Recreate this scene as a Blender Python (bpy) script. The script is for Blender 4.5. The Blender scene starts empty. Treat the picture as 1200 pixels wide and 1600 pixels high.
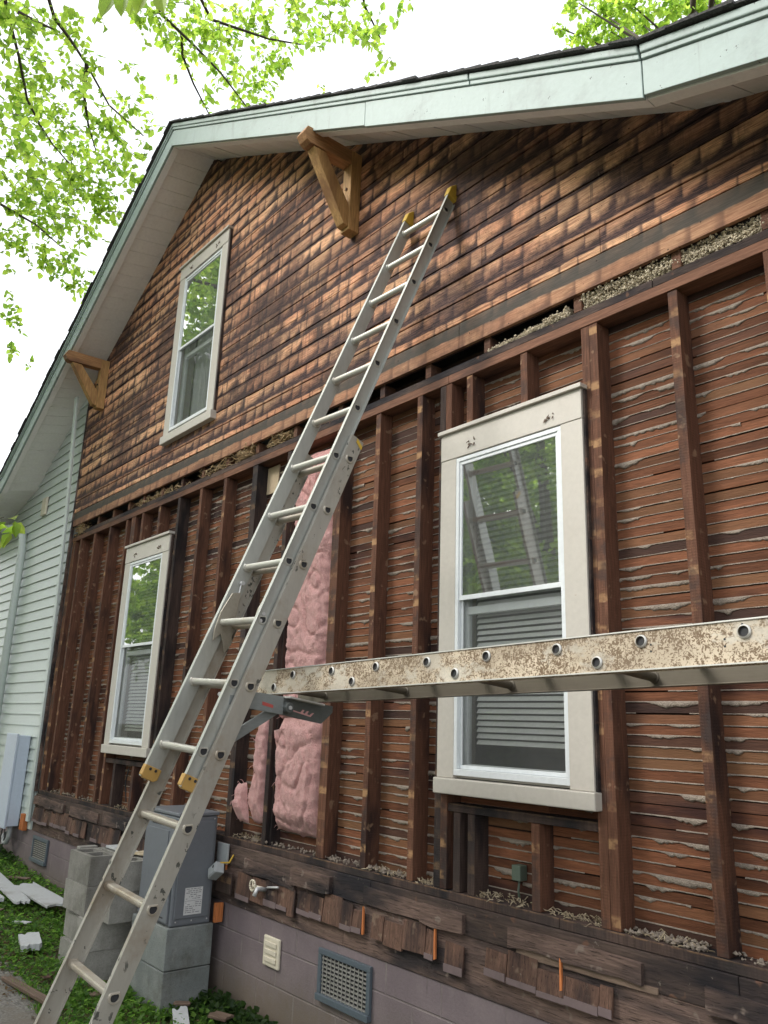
import bpy, math, random
from mathutils import Vector, Matrix, noise
random.seed(11)
sc = bpy.context.scene

# ---------------------------------------------------------------- camera
cam_d = bpy.data.cameras.new('camera'); cam = bpy.data.objects.new('camera', cam_d)
sc.collection.objects.link(cam); sc.camera = cam
cam_d.sensor_fit = 'HORIZONTAL'; cam_d.sensor_width = 36.0; cam_d.lens = 1241 / 1200 * 36
cam_d.clip_start = 0.05; cam_d.clip_end = 600
RX = ((0.64659489, -0.1786801, -0.74161207), (0.76210429, 0.19380831, 0.61776645), (0.03334801, -0.96463037, 0.26148834))
cam.matrix_world = Matrix(((RX[0][0], -RX[0][1], -RX[0][2], 0), (RX[1][0], -RX[1][1], -RX[1][2], -2.95),
                           (RX[2][0], -RX[2][1], -RX[2][2], 1.75), (0, 0, 0, 1)))
# ---------------------------------------------------------------- world, sun, exposure
w = bpy.data.worlds.new('World'); sc.world = w; w.use_nodes = True
nt = w.node_tree; nt.nodes.clear()
sky = nt.nodes.new('ShaderNodeTexSky'); sky.sky_type = 'NISHITA'; sky.sun_disc = False
SUN_EL = math.radians(38); SUN_AZ = math.radians(-146)
sky.sun_elevation = SUN_EL; sky.sun_rotation = SUN_AZ
sky.air_density = 1.2; sky.dust_density = 7.0; sky.ozone_density = 0.6
bw = nt.nodes.new('ShaderNodeRGBToBW'); mx = nt.nodes.new('ShaderNodeMix'); mx.data_type = 'RGBA'
mx.inputs[0].default_value = 0.8
bg = nt.nodes.new('ShaderNodeBackground'); bg.inputs[1].default_value = 0.15
out = nt.nodes.new('ShaderNodeOutputWorld')
nt.links.new(sky.outputs[0], bw.inputs[0]); nt.links.new(sky.outputs[0], mx.inputs[6]); nt.links.new(bw.outputs[0], mx.inputs[7])
oc = nt.nodes.new('ShaderNodeMix'); oc.data_type = 'RGBA'; oc.inputs[0].default_value = 0.62   # bright thin overcast
oc.inputs[7].default_value = (7.6, 7.9, 8.3, 1); nt.links.new(mx.outputs[2], oc.inputs[6])
nt.links.new(oc.outputs[2], bg.inputs[0]); nt.links.new(bg.outputs[0], out.inputs[0])
sd = bpy.data.lights.new('sun', 'SUN'); sd.energy = 1.5; sd.angle = math.radians(20); sd.color = (1, 0.96, 0.9)
sun = bpy.data.objects.new('sun', sd); sc.collection.objects.link(sun)
# sun_rotation is measured from +Y towards +X
sv = Vector((math.sin(SUN_AZ) * math.cos(SUN_EL), math.cos(SUN_AZ) * math.cos(SUN_EL), math.sin(SUN_EL)))
sun.rotation_euler = (-sv).to_track_quat('-Z', 'Y').to_euler()
sun.location = sv * 60
sc.view_settings.view_transform = 'Standard'; sc.view_settings.look = 'None'
sc.view_settings.exposure = 0.9; sc.view_settings.gamma = 1.0

# ---------------------------------------------------------------- material helpers
class NT:
    def __init__(s, name):
        s.m = bpy.data.materials.new(name); s.m.use_nodes = True; s.t = s.m.node_tree; s.t.nodes.clear()
        s.o = s.n('ShaderNodeOutputMaterial'); s.tc = s.n('ShaderNodeTexCoord'); s.geo = s.n('ShaderNodeNewGeometry')
        s.P = s.tc.outputs['Object']; s.rnd = s.geo.outputs['Random Per Island']
    def n(s, t, **k):
        x = s.t.nodes.new(t)
        for a, b in k.items(): setattr(x, a, b)
        return x
    def set(s, sock, v):
        if hasattr(v, 'is_output') or isinstance(v, bpy.types.NodeSocket): s.t.links.new(v, sock)
        elif isinstance(v, (tuple, list)) and sock.type == 'RGBA' and len(v) == 3: sock.default_value = (*v, 1)
        else: sock.default_value = v
    def math(s, op, a, b=0.0, c=0.0, clamp=False):
        x = s.n('ShaderNodeMath', operation=op, use_clamp=clamp)
        for i, v in enumerate((a, b, c)): s.set(x.inputs[i], v)
        return x.outputs[0]
    def xyz(s, v=None):
        x = s.n('ShaderNodeSeparateXYZ'); s.set(x.inputs[0], v or s.P); return x.outputs
    def comb(s, a, b, c):
        x = s.n('ShaderNodeCombineXYZ')
        for i, v in enumerate((a, b, c)): s.set(x.inputs[i], v)
        return x.outputs[0]
    def scale(s, sc_, v=None, off=(0, 0, 0)):
        x = s.n('ShaderNodeMapping'); s.set(x.inputs[0], v or s.P); x.inputs['Scale'].default_value = sc_; x.inputs['Location'].default_value = off
        return x.outputs[0]
    def noise(s, scale=5, v=None, detail=4, rough=0.6, dist=0.0):
        x = s.n('ShaderNodeTexNoise'); s.set(x.inputs['Vector'], v or s.P); s.set(x.inputs['Scale'], scale)
        x.inputs['Detail'].default_value = detail; x.inputs['Roughness'].default_value = rough; x.inputs['Distortion'].default_value = dist
        return x.outputs['Fac']
    def white(s, v):
        x = s.n('ShaderNodeTexWhiteNoise', noise_dimensions='3D'); s.set(x.inputs[0], v); return x.outputs[0]
    def voro(s, scale, v=None, feat='F1', outn='Distance'):
        x = s.n('ShaderNodeTexVoronoi', feature=feat); s.set(x.inputs['Vector'], v or s.P); x.inputs['Scale'].default_value = scale
        return x.outputs[outn]
    def step(s, v, a, b, lo=0.0, hi=1.0):
        x = s.n('ShaderNodeMapRange', interpolation_type='SMOOTHSTEP'); s.set(x.inputs[0], v)
        for i, q in enumerate((a, b, lo, hi)): s.set(x.inputs[i + 1], q)
        return x.outputs[0]
    def mix(s, f, a, b, mode='MIX'):
        x = s.n('ShaderNodeMix', data_type='RGBA', blend_type=mode); s.set(x.inputs[0], f); s.set(x.inputs[6], a); s.set(x.inputs[7], b)
        return x.outputs[2]
    def mul(s, col, f):
        g = s.n('ShaderNodeCombineColor')
        for i in range(3): s.set(g.inputs[i], f)
        return s.mix(1.0, col, g.outputs[0], 'MULTIPLY')
    def bump(s, h, st=0.3, dist=0.01, nrm=None):
        x = s.n('ShaderNodeBump'); s.set(x.inputs['Height'], h); x.inputs['Strength'].default_value = st; x.inputs['Distance'].default_value = dist
        if nrm: s.set(x.inputs['Normal'], nrm)
        return x.outputs[0]
    def bsdf(s, col, rough=0.7, metal=0.0, nrm=None, spec=0.35, **k):
        x = s.n('ShaderNodeBsdfPrincipled'); s.set(x.inputs['Base Color'], col); s.set(x.inputs['Roughness'], rough)
        s.set(x.inputs['Metallic'], metal); x.inputs['Specular IOR Level'].default_value = spec
        for a, b in k.items(): s.set(x.inputs[a.replace('_', ' ')], b)
        if nrm: s.set(x.inputs['Normal'], nrm)
        return x.outputs[0]
    def done(s, sh):
        s.t.links.new(sh, s.o.inputs[0]); return s.m

M = {}
def m_wood(name, base, dark, axis='x', stain=0.5, bumpst=0.3, rough=0.75, spots=None, spread=0.25):
    """raw sawn timber: grain along an axis, stained with dark patches, tone by board"""
    a = NT(name)
    sc_ = {'x': (1.5, 22, 22), 'z': (22, 22, 1.5), 'y': (22, 1.5, 22)}[axis]
    g = a.noise(3, a.scale(sc_), 6, 0.65, 1.0)
    fine = a.noise(9, a.scale(tuple(q * 1.8 for q in sc_)), 3, 0.6)
    big = a.noise(2.3, a.scale({'x': (.5, 2, 2), 'z': (2, 2, .6), 'y': (2, .6, 2)}[axis]), 4, 0.6)
    st = a.step(big, 0.62 - stain * 0.3, 0.78 - stain * 0.2)
    c = a.mix(a.step(g, 0.3, 0.75), tuple(q * 0.72 for q in base), tuple(min(1, q * 1.3) for q in base))
    c = a.mix(st, c, dark)
    tone = a.math('MULTIPLY_ADD', a.rnd, spread * 2, 1 - spread)
    c = a.mul(c, a.math('MULTIPLY', tone, a.math('MULTIPLY_ADD', fine, 0.5, 0.75)))
    if spots:
        v = a.step(a.noise(14, a.scale((1, 1, 1)), 2), 0.63, 0.72); c = a.mix(a.math('MULTIPLY', v, 0.7), c, spots)
    if name.startswith('old_'):
        ck = a.step(a.noise(7, a.scale(tuple(q * (1.0 if q < 5 else 2.4) for q in sc_), off=(1, 2, 3)), 3, .6), .60, .66); c = a.mix(a.math('MULTIPLY', ck, .75), c, (.014, .012, .012))
        pl = a.step(a.noise(26, None, 5, .8), .64, .70); c = a.mix(a.math('MULTIPLY', pl, .45), c, (.30, .26, .22)); g = a.math('SUBTRACT', g, a.math('MULTIPLY', ck, .8))
    if name == 'lath_wood':
        r2 = a.white(a.comb(a.rnd, 2.0, 5.0)); c = a.mix(a.math('MULTIPLY', a.step(r2, .6, 1.0), .65), c, a.mix(g, (.14, .075, .038), (.23, .125, .065)))
        c = a.mix(a.math('MULTIPLY', a.step(r2, .14, .06), .8), c, (.035, .024, .022))
    h = a.math('ADD', g, fine)
    if name in ('stud_wood', 'charred_stud'):     # saw marks across the flanks, bleached bands on the face where boards were nailed
        o = a.xyz(); ny = a.n('ShaderNodeSeparateXYZ'); a.set(ny.inputs[0], a.geo.outputs['Normal']); face = a.step(ny.outputs[1], -.7, -.9)
        saw = a.math('SINE', a.math('MULTIPLY_ADD', o[2], 520, a.math('MULTIPLY', g, 6)))
        sk = a.step(fine, .4, .65); c = a.mul(c, a.math('MULTIPLY_ADD', a.math('MULTIPLY', saw, sk), .055, .97)); h = a.math('ADD', h, a.math('MULTIPLY', a.math('MULTIPLY', saw, sk), .25))
        ob = a.n('ShaderNodeObjectInfo').outputs['Random']
        per = a.math('FRACT', a.math('ADD', a.math('DIVIDE', o[2], .1435), ob)); band = a.math('MULTIPLY', a.step(per, .0, .05), a.step(per, .36, .22))
        nb = a.white(a.comb(a.math('FLOOR', a.math('ADD', a.math('DIVIDE', o[2], .1435), ob)), a.math('MULTIPLY', ob, 9), 3))
        k = a.math('MULTIPLY', a.math('MULTIPLY', band, face), a.math('MULTIPLY', a.step(nb, .25, .9), a.step(a.noise(18, None, 3), .35, .6)))
        c = a.mix(a.math('MULTIPLY', k, .8 if name == 'stud_wood' else .35), c, (.44, .26, .13))
        blk = a.math('MULTIPLY', face, a.step(a.noise(2.6, a.scale((1, 1, 1.2), off=(3, 3, 3)), 4, .7), .52, .62)); c = a.mix(a.math('MULTIPLY', blk, .6), c, (.045, .036, .034))
    M[name] = a.done(a.bsdf(c, rough, nrm=a.bump(h, bumpst, 0.004), spec=.2))

def m_paint(name, base, dirt=(0.2, 0.18, 0.15), amt=0.4, rough=0.5, chips=None, bumpst=0.12, spec=0.4, scale=1.0):
    a = NT(name)
    b1 = a.noise(3 * scale, None, 5, 0.65); b2 = a.noise(38 * scale, None, 3); st = a.noise(6, a.scale((3, 3, .35)), 4, .7)
    c = a.mix(a.math('MULTIPLY', a.step(b1, 0.5, 0.85), amt), base, dirt)
    c = a.mix(a.math('MULTIPLY', a.step(st, 0.55, 0.8), amt * 0.6), c, dirt)
    c = a.mul(c, a.math('MULTIPLY_ADD', b2, 0.2, 0.9))
    if chips:
        v = a.step(a.noise(19 * scale, None, 5, .75), 0.655 if name == 'mint_fascia' else .68, 0.68 if name == 'mint_fascia' else .71); c = a.mix(v, c, chips)
    M[name] = a.done(a.bsdf(c, rough, nrm=a.bump(b2, bumpst, 0.003), spec=spec))

# pale and dark ghost of the old shingle courses on board sheathing
def m_sheath():
    a = NT('ghosted_sheathing'); o = a.xyz(); X, Z = o[0], o[2]
    warp = a.noise(7, None, 3); warp2 = a.noise(2.2, a.scale((1, 1, 1), off=(3, 5, 1)), 3)
    vz = a.math('DIVIDE', a.math('ADD', a.math('SUBTRACT', Z, 3.918), a.math('MULTIPLY_ADD', warp, 0.03, -0.015)), 0.122)
    row = a.math('FLOOR', vz); fv = a.math('FRACT', vz)
    rr = a.white(a.comb(row, 3.7, 1.1)); fine = a.noise(26, a.scale((1, 1, .7)), 4, .65)
    wdt = a.math('MULTIPLY_ADD', a.white(a.comb(row, 1.7, 6.1)), 0.06, 0.15)
    ux = a.math('ADD', a.math('DIVIDE', a.math('ADD', X, a.math('MULTIPLY_ADD', warp, 0.03, -0.01)), wdt), a.math('MULTIPLY', rr, 17.3))
    # uneven shingle widths
    ux = a.math('ADD', ux, a.math('MULTIPLY', a.math('SINE', a.math('MULTIPLY_ADD', ux, 2.1, a.math('MULTIPLY', rr, 40))), 0.26))
    cell = a.math('FLOOR', ux); fu = a.math('FRACT', ux)
    ch = a.white(a.comb(cell, row, 2.3)); ch2 = a.white(a.comb(row, cell, 7.9))
    e1 = a.step(a.math('ADD', fu, a.math('MULTIPLY_ADD', fine, .08, -.04)), 0.0, 0.085); e2 = a.step(a.math('ADD', fu, a.math('MULTIPLY_ADD', fine, .12, -.06)), 1.0, a.math('MULTIPLY_ADD', ch, -0.28, 0.95))
    edge = a.math('MULTIPLY_ADD', a.math('MULTIPLY', e1, e2), .72, .28)
    rd = a.math('MULTIPLY', a.math('MULTIPLY', fu, fu), .38)
    fvw = a.math('ADD', a.math('SUBTRACT', fv, rd), a.math('MULTIPLY_ADD', fine, .34, -.17))
    lowdark = a.step(fvw, a.math('MULTIPLY_ADD', ch2, 0.30, -.14), a.math('MULTIPLY_ADD', warp2, 0.95, 0.10))
    hidark = a.step(fv, 1.03, 0.93)
    rowk = a.math('MULTIPLY_ADD', a.white(a.comb(row, 9.1, 4.4)), 0.85, 0.40)
    cellk = a.math('MULTIPLY_ADD', a.white(a.comb(cell, row, 5.5)), 0.35, 0.82); rowk = a.math('MULTIPLY', rowk, cellk)
    m = a.math('MULTIPLY', a.math('MULTIPLY', edge, lowdark), a.math('MULTIPLY', hidark, rowk), clamp=True)
    big = a.noise(0.9, a.scale((1, 1, 1.3)), 5, 0.62)
    m = a.math('MULTIPLY', m, a.step(a.math('ADD', big, a.math('MULTIPLY_ADD', fine, .16, -.08)), 0.39, 0.52, 0.22, 1.0), clamp=True)
    g = a.noise(4, a.scale((1.2, 20, 20)), 6, 0.7, 1.2)
    g2 = a.noise(10, a.scale((1.5, 20, 45)), 4, 0.6, 0.6)
    hue = a.noise(1.7, a.scale((1, 1, 2)), 3)
    light = a.mix(a.step(hue, 0.35, 0.65), (0.70, 0.345, 0.20), (0.76, 0.455, 0.265))
    light = a.mix(a.step(g, 0.42, 0.68), light, (0.27, 0.12, 0.065))
    dark = a.mix(a.step(g2, 0.4, 0.7), (0.030, 0.020, 0.023), (0.125, 0.070, 0.058))
    c = a.mix(a.math('MULTIPLY', m, 1.25, clamp=True), dark, light)
    c = a.mul(c, a.math('MULTIPLY_ADD', a.rnd, 0.35, 0.8))
    c = a.mul(c, a.math('MULTIPLY_ADD', a.step(g2, .25, .75), 0.75, 0.62))
    # old tar streaks running down
    sn = a.noise(30, a.scale((1, 1, 0.06)), 3, 0.7)
    reg = a.math('MULTIPLY', a.step(a.noise(0.8, a.scale((1, 1, 1), off=(7, 0, 2)), 3), 0.47, 0.6), a.step(sn, 0.55, 0.62))
    c = a.mix(a.math('MULTIPLY', reg, 0.75), c, (0.05, 0.04, 0.038))
    pale = a.math('MULTIPLY', a.step(a.noise(55, a.scale((1, 1, .12), off=(4, 4, 4)), 3, .7), .66, .72), a.step(a.noise(1.3, a.scale((1, 1, 1), off=(1, 8, 2)), 3), 0.5, 0.62))
    c = a.mix(a.math('MULTIPLY', pale, 0.5), c, (0.34, 0.28, 0.22))
    # lowest board: weathered black above, raw brown below
    blk = a.math('MULTIPLY', a.step(Z, 4.0, 3.99), a.step(a.math('ADD', Z, a.math('MULTIPLY_ADD', warp, 0.05, -0.025)), 3.895, 3.925))
    c = a.mix(a.math('MULTIPLY', blk, 0.93), c, a.mix(g2, (0.03, 0.027, 0.026), (0.13, 0.115, 0.095)))
    low = a.step(Z, 3.915, 3.905)
    c = a.mix(a.math('MULTIPLY', low, 0.6), c, a.mix(g, (0.17, 0.08, 0.052), (0.30, 0.16, 0.095)))
    # small dark nail spots
    nail = a.step(a.voro(16, a.scale((1, 0, 1))), 0.085, 0.06)
    c = a.mix(a.math('MULTIPLY', nail, 0.85), c, (0.02, 0.014, 0.012))
    M['ghosted_sheathing'] = a.done(a.bsdf(c, 0.8, nrm=a.bump(a.math('ADD', a.math('MULTIPLY', g2, .6), a.math('MULTIPLY', g, .5)), 0.5, 0.004), spec=0.2))
m_sheath()
m_wood('lath_wood', (0.165, 0.066, 0.034), (0.05, 0.022, 0.018), 'x', 0.42, 0.6, 0.8, None, 0.40)
m_wood('stud_wood', (0.155, 0.072, 0.045), (0.042, 0.025, 0.022), 'z', 0.5, 0.5, 0.8, (0.30, 0.19, 0.12), 0.25)
m_wood('charred_stud', (0.075, 0.05, 0.042), (0.02, 0.017, 0.018), 'z', 0.7, 0.5, 0.8, None, 0.2)
m_wood('plate_wood', (0.165, 0.08, 0.05), (0.05, 0.03, 0.026), 'x', 0.5, 0.5)
m_wood('old_beam', (0.10, 0.07, 0.058), (0.02, 0.018, 0.021), 'x', 0.75, 0.7, 0.85, (0.17, 0.09, 0.06), 0.25)
m_wood('old_shingle', (0.14, 0.08, 0.058), (0.03, 0.022, 0.022), 'z', 0.7, 0.7, 0.85, (0.21, 0.15, 0.11), 0.4)
m_wood('old_strip', (0.15, 0.10, 0.082), (0.03, 0.025, 0.026), 'x', 0.72, 0.9, 0.85, (0.24, 0.19, 0.16), 0.35)
m_wood('fresh_split', (0.50, 0.17, 0.06), (0.25, 0.08, 0.035), 'z', 0.2, 0.4)
m_wood('new_pine', (0.50, 0.285, 0.11), (0.33, 0.16, 0.06), 'x', 0.15, 0.25, 0.6, None, 0.1)
m_wood('plank_debris', (0.17, 0.12, 0.09), (0.08, 0.05, 0.04), 'x', 0.3)
m_paint('mint_fascia', (0.33, 0.405, 0.38), (0.16, 0.17, 0.16), 0.75, 0.55, (0.07, 0.07, 0.065), 0.4)
m_paint('white_soffit', (0.86, 0.84, 0.81), (0.45, 0.40, 0.36), 0.3, 0.6, None, 0.2)
m_paint('cream_casing', (0.52, 0.485, 0.43), (0.42, 0.36, 0.30), 0.28, 0.5, (0.34, 0.24, 0.16), 0.25)
m_paint('white_vinyl', (0.53, 0.585, 0.557), (0.40, 0.42, 0.40), 0.22, 0.4, None, 0.06)
m_paint('storm_alu', (0.72, 0.75, 0.76), (0.35, 0.35, 0.34), 0.25, 0.35, None, 0.05)
m_paint('cream_plastic', (0.62, 0.56, 0.45), (0.36, 0.31, 0.24), 0.4, 0.5)
m_paint('vent_steel', (0.085, 0.105, 0.125), (0.2, 0.2, 0.19), 0.3, 0.5)
m_paint('vent_louver', (0.27, 0.26, 0.24), (0.1, 0.1, 0.1), 0.4, 0.5)
m_paint('cabinet_grey', (0.15, 0.162, 0.18), (0.24, 0.24, 0.24), 0.25, 0.42, None, 0.04)
m_paint('meter_grey', (0.50, 0.56, 0.66), (0.3, 0.32, 0.35), 0.2, 0.4)
m_paint('pvc_grey', (0.36, 0.38, 0.39), (0.2, 0.2, 0.2), 0.3, 0.45)
m_paint('label_white', (0.62, 0.62, 0.62), (0.4, 0.4, 0.4), 0.25, 0.5)
m_paint('label_ink', (0.22, 0.22, 0.23), (0.3, 0.3, 0.3), 0.3, 0.5)
m_paint('yellow_plastic', (0.60, 0.385, 0.05), (0.28, 0.18, 0.05), 0.4, 0.5)
m_paint('foot_plastic', (0.42, 0.25, 0.07), (0.2, 0.12, 0.05), 0.55, 0.5, (0.12, 0.08, 0.05))
m_paint('rubber_and_shade_black', (0.025, 0.025, 0.028), (0.08, 0.08, 0.08), 0.3, 0.6)  # black of rubber parts, also used for painted shade in rung holes
m_paint('red_label', (0.42, 0.08, 0.07), (0.5, 0.4, 0.38), 0.5, 0.5)
m_paint('tan_board', (0.46, 0.36, 0.24), (0.3, 0.2, 0.13), 0.3, 0.8)
m_paint('bark', (0.085, 0.068, 0.055), (0.03, 0.027, 0.024), 0.6, 0.9, None, 0.8)
m_paint('painted_debris', (0.44, 0.45, 0.46), (0.2, 0.17, 0.14), 0.85, 0.8, (0.07, 0.055, 0.045), 0.6, scale=1.3)
m_paint('green_copper', (0.10, 0.13, 0.10), (0.04, 0.05, 0.045), 0.6, 0.6)

def m_alu(name, base, dirt, amt, axis_scale, marks=False, spangle=False):
    a = NT(name)
    br = a.noise(6, a.scale(axis_scale), 4, 0.65); b = a.noise(4, None, 5, 0.65); f = a.noise(60, None, 3)
    c = a.mix(a.math('MULTIPLY', a.step(b, 0.45, 0.75), amt), base, dirt)
    c = a.mul(c, a.math('MULTIPLY_ADD', br, 0.35, 0.82))
    rough = a.math('MULTIPLY_ADD', b, 0.3, 0.3)
    bp = a.math('ADD', a.math('MULTIPLY', br, .5), f)
    metal = 0.45
    if marks:
        o = a.xyz()
        k = a.math('MULTIPLY', a.step(a.noise(34, a.scale((1, 1, .75)), 3, .6), 0.605, 0.625), a.step(a.noise(5, a.scale((1, 1, 1), off=(2, 2, 2)), 2), .52, .6))
        k = a.math('MULTIPLY', k, 1.0)
        c = a.mix(a.math('MULTIPLY', k, .85), c, (0.05, 0.055, 0.05))
    if spangle:
        d1 = a.noise(9, None, 5, .7); sp = a.noise(105, a.scale((1, 1, 1)), 2, .5, 1.4)
        sp = a.math('ADD', sp, a.math('MULTIPLY_ADD', d1, .5, -.25)); c = a.mix(a.step(sp, 0.44, 0.56), (0.17, 0.11, 0.062), (0.62, 0.52, 0.39))
        patch = a.step(a.noise(4.5, a.scale((1, 1, 1.6), off=(3, 1, 0)), 5, .75), 0.52, 0.60)
        c = a.mix(a.math('MULTIPLY', patch, 0.85), c, (0.60, 0.55, 0.46))
        br2 = a.step(a.noise(2.2, a.scale((1, 1, 2), off=(9, 1, 0)), 4, .6), .4, .62)
        c = a.mix(a.math('MULTIPLY', br2, .45), c, (0.2, 0.15, 0.10))
        metal = 0.1; rough = 0.6; bp = sp
    M[name] = a.done(a.bsdf(c, rough, metal, a.bump(bp, 0.15, 0.002), 0.45))
m_alu('ladder_alu', (0.44, 0.45, 0.42), (0.34, 0.32, 0.26), 0.5, (30, 6, .6))
m_alu('ladder_alu_old', (0.43, 0.41, 0.365), (0.30, 0.235, 0.165), 0.8, (30, 6, .6), True)
m_alu('rung_alu', (0.56, 0.55, 0.50), (0.36, 0.29, 0.22), 0.5, (2, 30, 30))
m_alu('plank_alu', (0.4, 0.4, 0.4), (0.3, 0.3, 0.3), 0.5, (1, 20, 20), False, True)
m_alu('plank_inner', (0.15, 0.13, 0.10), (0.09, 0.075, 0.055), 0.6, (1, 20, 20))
m_alu('plank_edge', (0.60, 0.59, 0.56), (0.45, 0.42, 0.37), 0.4, (1, 20, 20))
m_alu('jack_steel', (0.26, 0.28, 0.28), (0.15, 0.15, 0.14), 0.5, (6, 6, 20))
m_alu('chrome_part', (0.6, 0.6, 0.6), (0.3, 0.3, 0.3), 0.4, (10, 10, 10))

def m_plaster():
    a = NT('plaster_keys'); n = a.noise(45, None, 4, .7); n2 = a.noise(6, None, 3)
    c = a.mix(n, (0.17, 0.14, 0.115), (0.42, 0.355, 0.295)); c = a.mul(c, a.math('MULTIPLY_ADD', n2, .7, .6))
    M['plaster_keys'] = a.done(a.bsdf(c, 0.9, nrm=a.bump(a.math('ADD', n, a.noise(160, None, 2)), 1.0, 0.008), spec=.0))
m_plaster()
def m_block(name, c1, c2, paint, mortar_col, sx=0.4, sy=0.2, zoff=0.05):
    a = NT(name); o = a.xyz()
    b = a.n('ShaderNodeTexBrick'); a.set(b.inputs['Vector'], a.comb(a.math('ADD', o[0], o[1]), a.math('SUBTRACT', o[2], zoff), 0.0))
    b.inputs['Scale'].default_value = 1.0; b.inputs['Brick Width'].default_value = sx; b.inputs['Row Height'].default_value = sy
    b.inputs['Mortar Size'].default_value = 0.006; b.inputs['Mortar Smooth'].default_value = 0.5; b.offset = 0.5
    n = a.noise(75, None, 4, .7); big = a.noise(2, None, 5, .65); st = a.noise(5, a.scale((2, 2, .4)), 4, .7)
    c = a.mix(a.step(big, .35, .7), c1, c2)
    c = a.mix(a.math('MULTIPLY', a.step(st, .56, .75), .35), c, paint)
    grime = a.step(a.math('ADD', o[2], a.math('MULTIPLY_ADD', big, .35, -.17)), 0.5, 0.05)
    c = a.mix(a.math('MULTIPLY', grime, .55), c, (0.16, 0.135, 0.105))
    mort = a.math('MULTIPLY', b.outputs['Fac'], a.step(a.noise(6, None, 3), .44, .6, .25, 1))
    c = a.mix(a.math('MULTIPLY', mort, .6), c, mortar_col)
    c = a.mul(c, a.math('MULTIPLY_ADD', n, .4, .8))
    dp = a.step(a.noise(7, a.scale((2.2, 2.2, .35), off=(5, 5, 5)), 5, .8), .60, .70); c = a.mix(a.math('MULTIPLY', dp, .35), c, (.05, .042, .042))
    sp = a.step(a.math('ADD', o[2], a.math('MULTIPLY_ADD', a.noise(12, None, 5, .8), .5, -.25)), .34, .05); c = a.mix(a.math('MULTIPLY', sp, .6), c, (.15, .115, .08))
    ef = a.math('MULTIPLY', a.step(a.math('ABSOLUTE', a.math('SUBTRACT', b.outputs['Fac'], .4)), .35, .1), a.step(a.noise(4, a.scale((1, 1, 1), off=(8, 1, 1)), 4, .7), .50, .58)); c = a.mix(a.math('MULTIPLY', ef, .7), c, (.36, .33, .31))
    h = a.math('SUBTRACT', a.math('MULTIPLY', n, .55), b.outputs['Fac'])
    M[name] = a.done(a.bsdf(c, .85, nrm=a.bump(h, .7, .006), spec=.2))
m_block('painted_block', (0.16, 0.128, 0.138), (0.205, 0.165, 0.172), (0.27, 0.225, 0.235), (0.25, 0.215, 0.2))
def m_cmu(name, c1, c2):
    a = NT(name); n = a.noise(110, None, 4, .75); b = a.noise(5, None, 5, .65)
    c = a.mix(a.step(b, .35, .7), c1, c2); c = a.mul(c, a.math('MULTIPLY', a.math('MULTIPLY_ADD', n, .7, .65), a.math('MULTIPLY_ADD', a.n('ShaderNodeObjectInfo').outputs['Random'], .3, .85)))
    pit = a.step(a.voro(60), 0.16, 0.1); c = a.mix(a.math('MULTIPLY', pit, .5), c, (.06, .06, .055))
    dr = a.step(a.noise(9, a.scale((2, 2, .3)), 5, .75), .60, .68); c = a.mix(a.math('MULTIPLY', dr, .35), c, (.42, .42, .40)); gm = a.step(a.noise(3.2, a.scale((1, 1, 1), off=(2, 7, 1)), 5, .7), .52, .7); c = a.mix(a.math('MULTIPLY', gm, .5), c, (.085, .075, .058))
    M[name] = a.done(a.bsdf(c, .9, nrm=a.bump(n, .8, .005), spec=.15))
m_cmu('grey_cmu', (0.30, 0.288, 0.262), (0.20, 0.192, 0.172))
m_cmu('pier_concrete', (0.19, 0.205, 0.20), (0.25, 0.26, 0.25))
def m_simple_noise(name, c1, c2, sc1, rough=.9, bst=.6, bd=.01, c3=None, sc3=3):
    a = NT(name); n = a.noise(sc1, None, 5, .7); n2 = a.noise(sc3, None, 4)
    c = a.mix(a.step(n, .35, .65), c1, c2)
    if c3: c = a.mix(a.step(n2, .45, .65), c, c3)
    M[name] = a.done(a.bsdf(c, rough, nrm=a.bump(n, bst, bd), spec=.2))
m_simple_noise('asphalt', (0.10, 0.095, 0.088), (0.27, 0.255, 0.235), 60, c3=(0.17, 0.15, 0.125), sc3=2.5)
m_simple_noise('soil', (0.07, 0.055, 0.036), (0.12, 0.10, 0.06), 25, c3=(0.07, 0.11, 0.03), sc3=4)
m_simple_noise('shingle_roof', (0.045, 0.043, 0.043), (0.10, 0.098, 0.095), 90)
m_simple_noise('void_wall', (0.02, 0.012, 0.010), (0.045, 0.027, 0.02), 8)
m_simple_noise('pebble_fill', (0.42, 0.36, 0.26), (0.66, 0.58, 0.44), 30, bst=.3)
m_simple_noise('straw', (0.30, 0.20, 0.10), (0.46, 0.35, 0.21), 12, bst=.2)
m_simple_noise('room', (0.30, 0.30, 0.29), (0.36, 0.36, 0.35), 2)
def m_pink():
    a = NT('pink_fibreglass'); n = a.noise(30, a.scale((1.7, 1, .6)), 7, .8, 2.2); n2 = a.noise(4, None, 4); f = a.noise(140, None, 3); o = a.xyz()
    c = a.mix(a.step(n, .3, .7), (0.74, 0.29, 0.27), (0.97, 0.56, 0.52))
    c = a.mix(a.math('MULTIPLY', a.step(n2, .5, .75), .45), c, (0.66, 0.40, 0.36))
    gd = a.math('MULTIPLY', a.step(a.math('ADD', o[2], a.math('MULTIPLY', n2, .5)), 1.65, 1.35), .34)
    c = a.mix(gd, c, a.mix(n, (.42, .27, .265), (.78, .54, .51)))
    c = a.mul(c, a.math('MULTIPLY_ADD', f, .3, .85))
    M['pink_fibreglass'] = a.done(a.bsdf(c, .95, nrm=a.bump(a.math('ADD', n, a.math('MULTIPLY', f, .8)), 1.0, .02), spec=.05, Sheen_Weight=.3))
m_pink()
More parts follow.
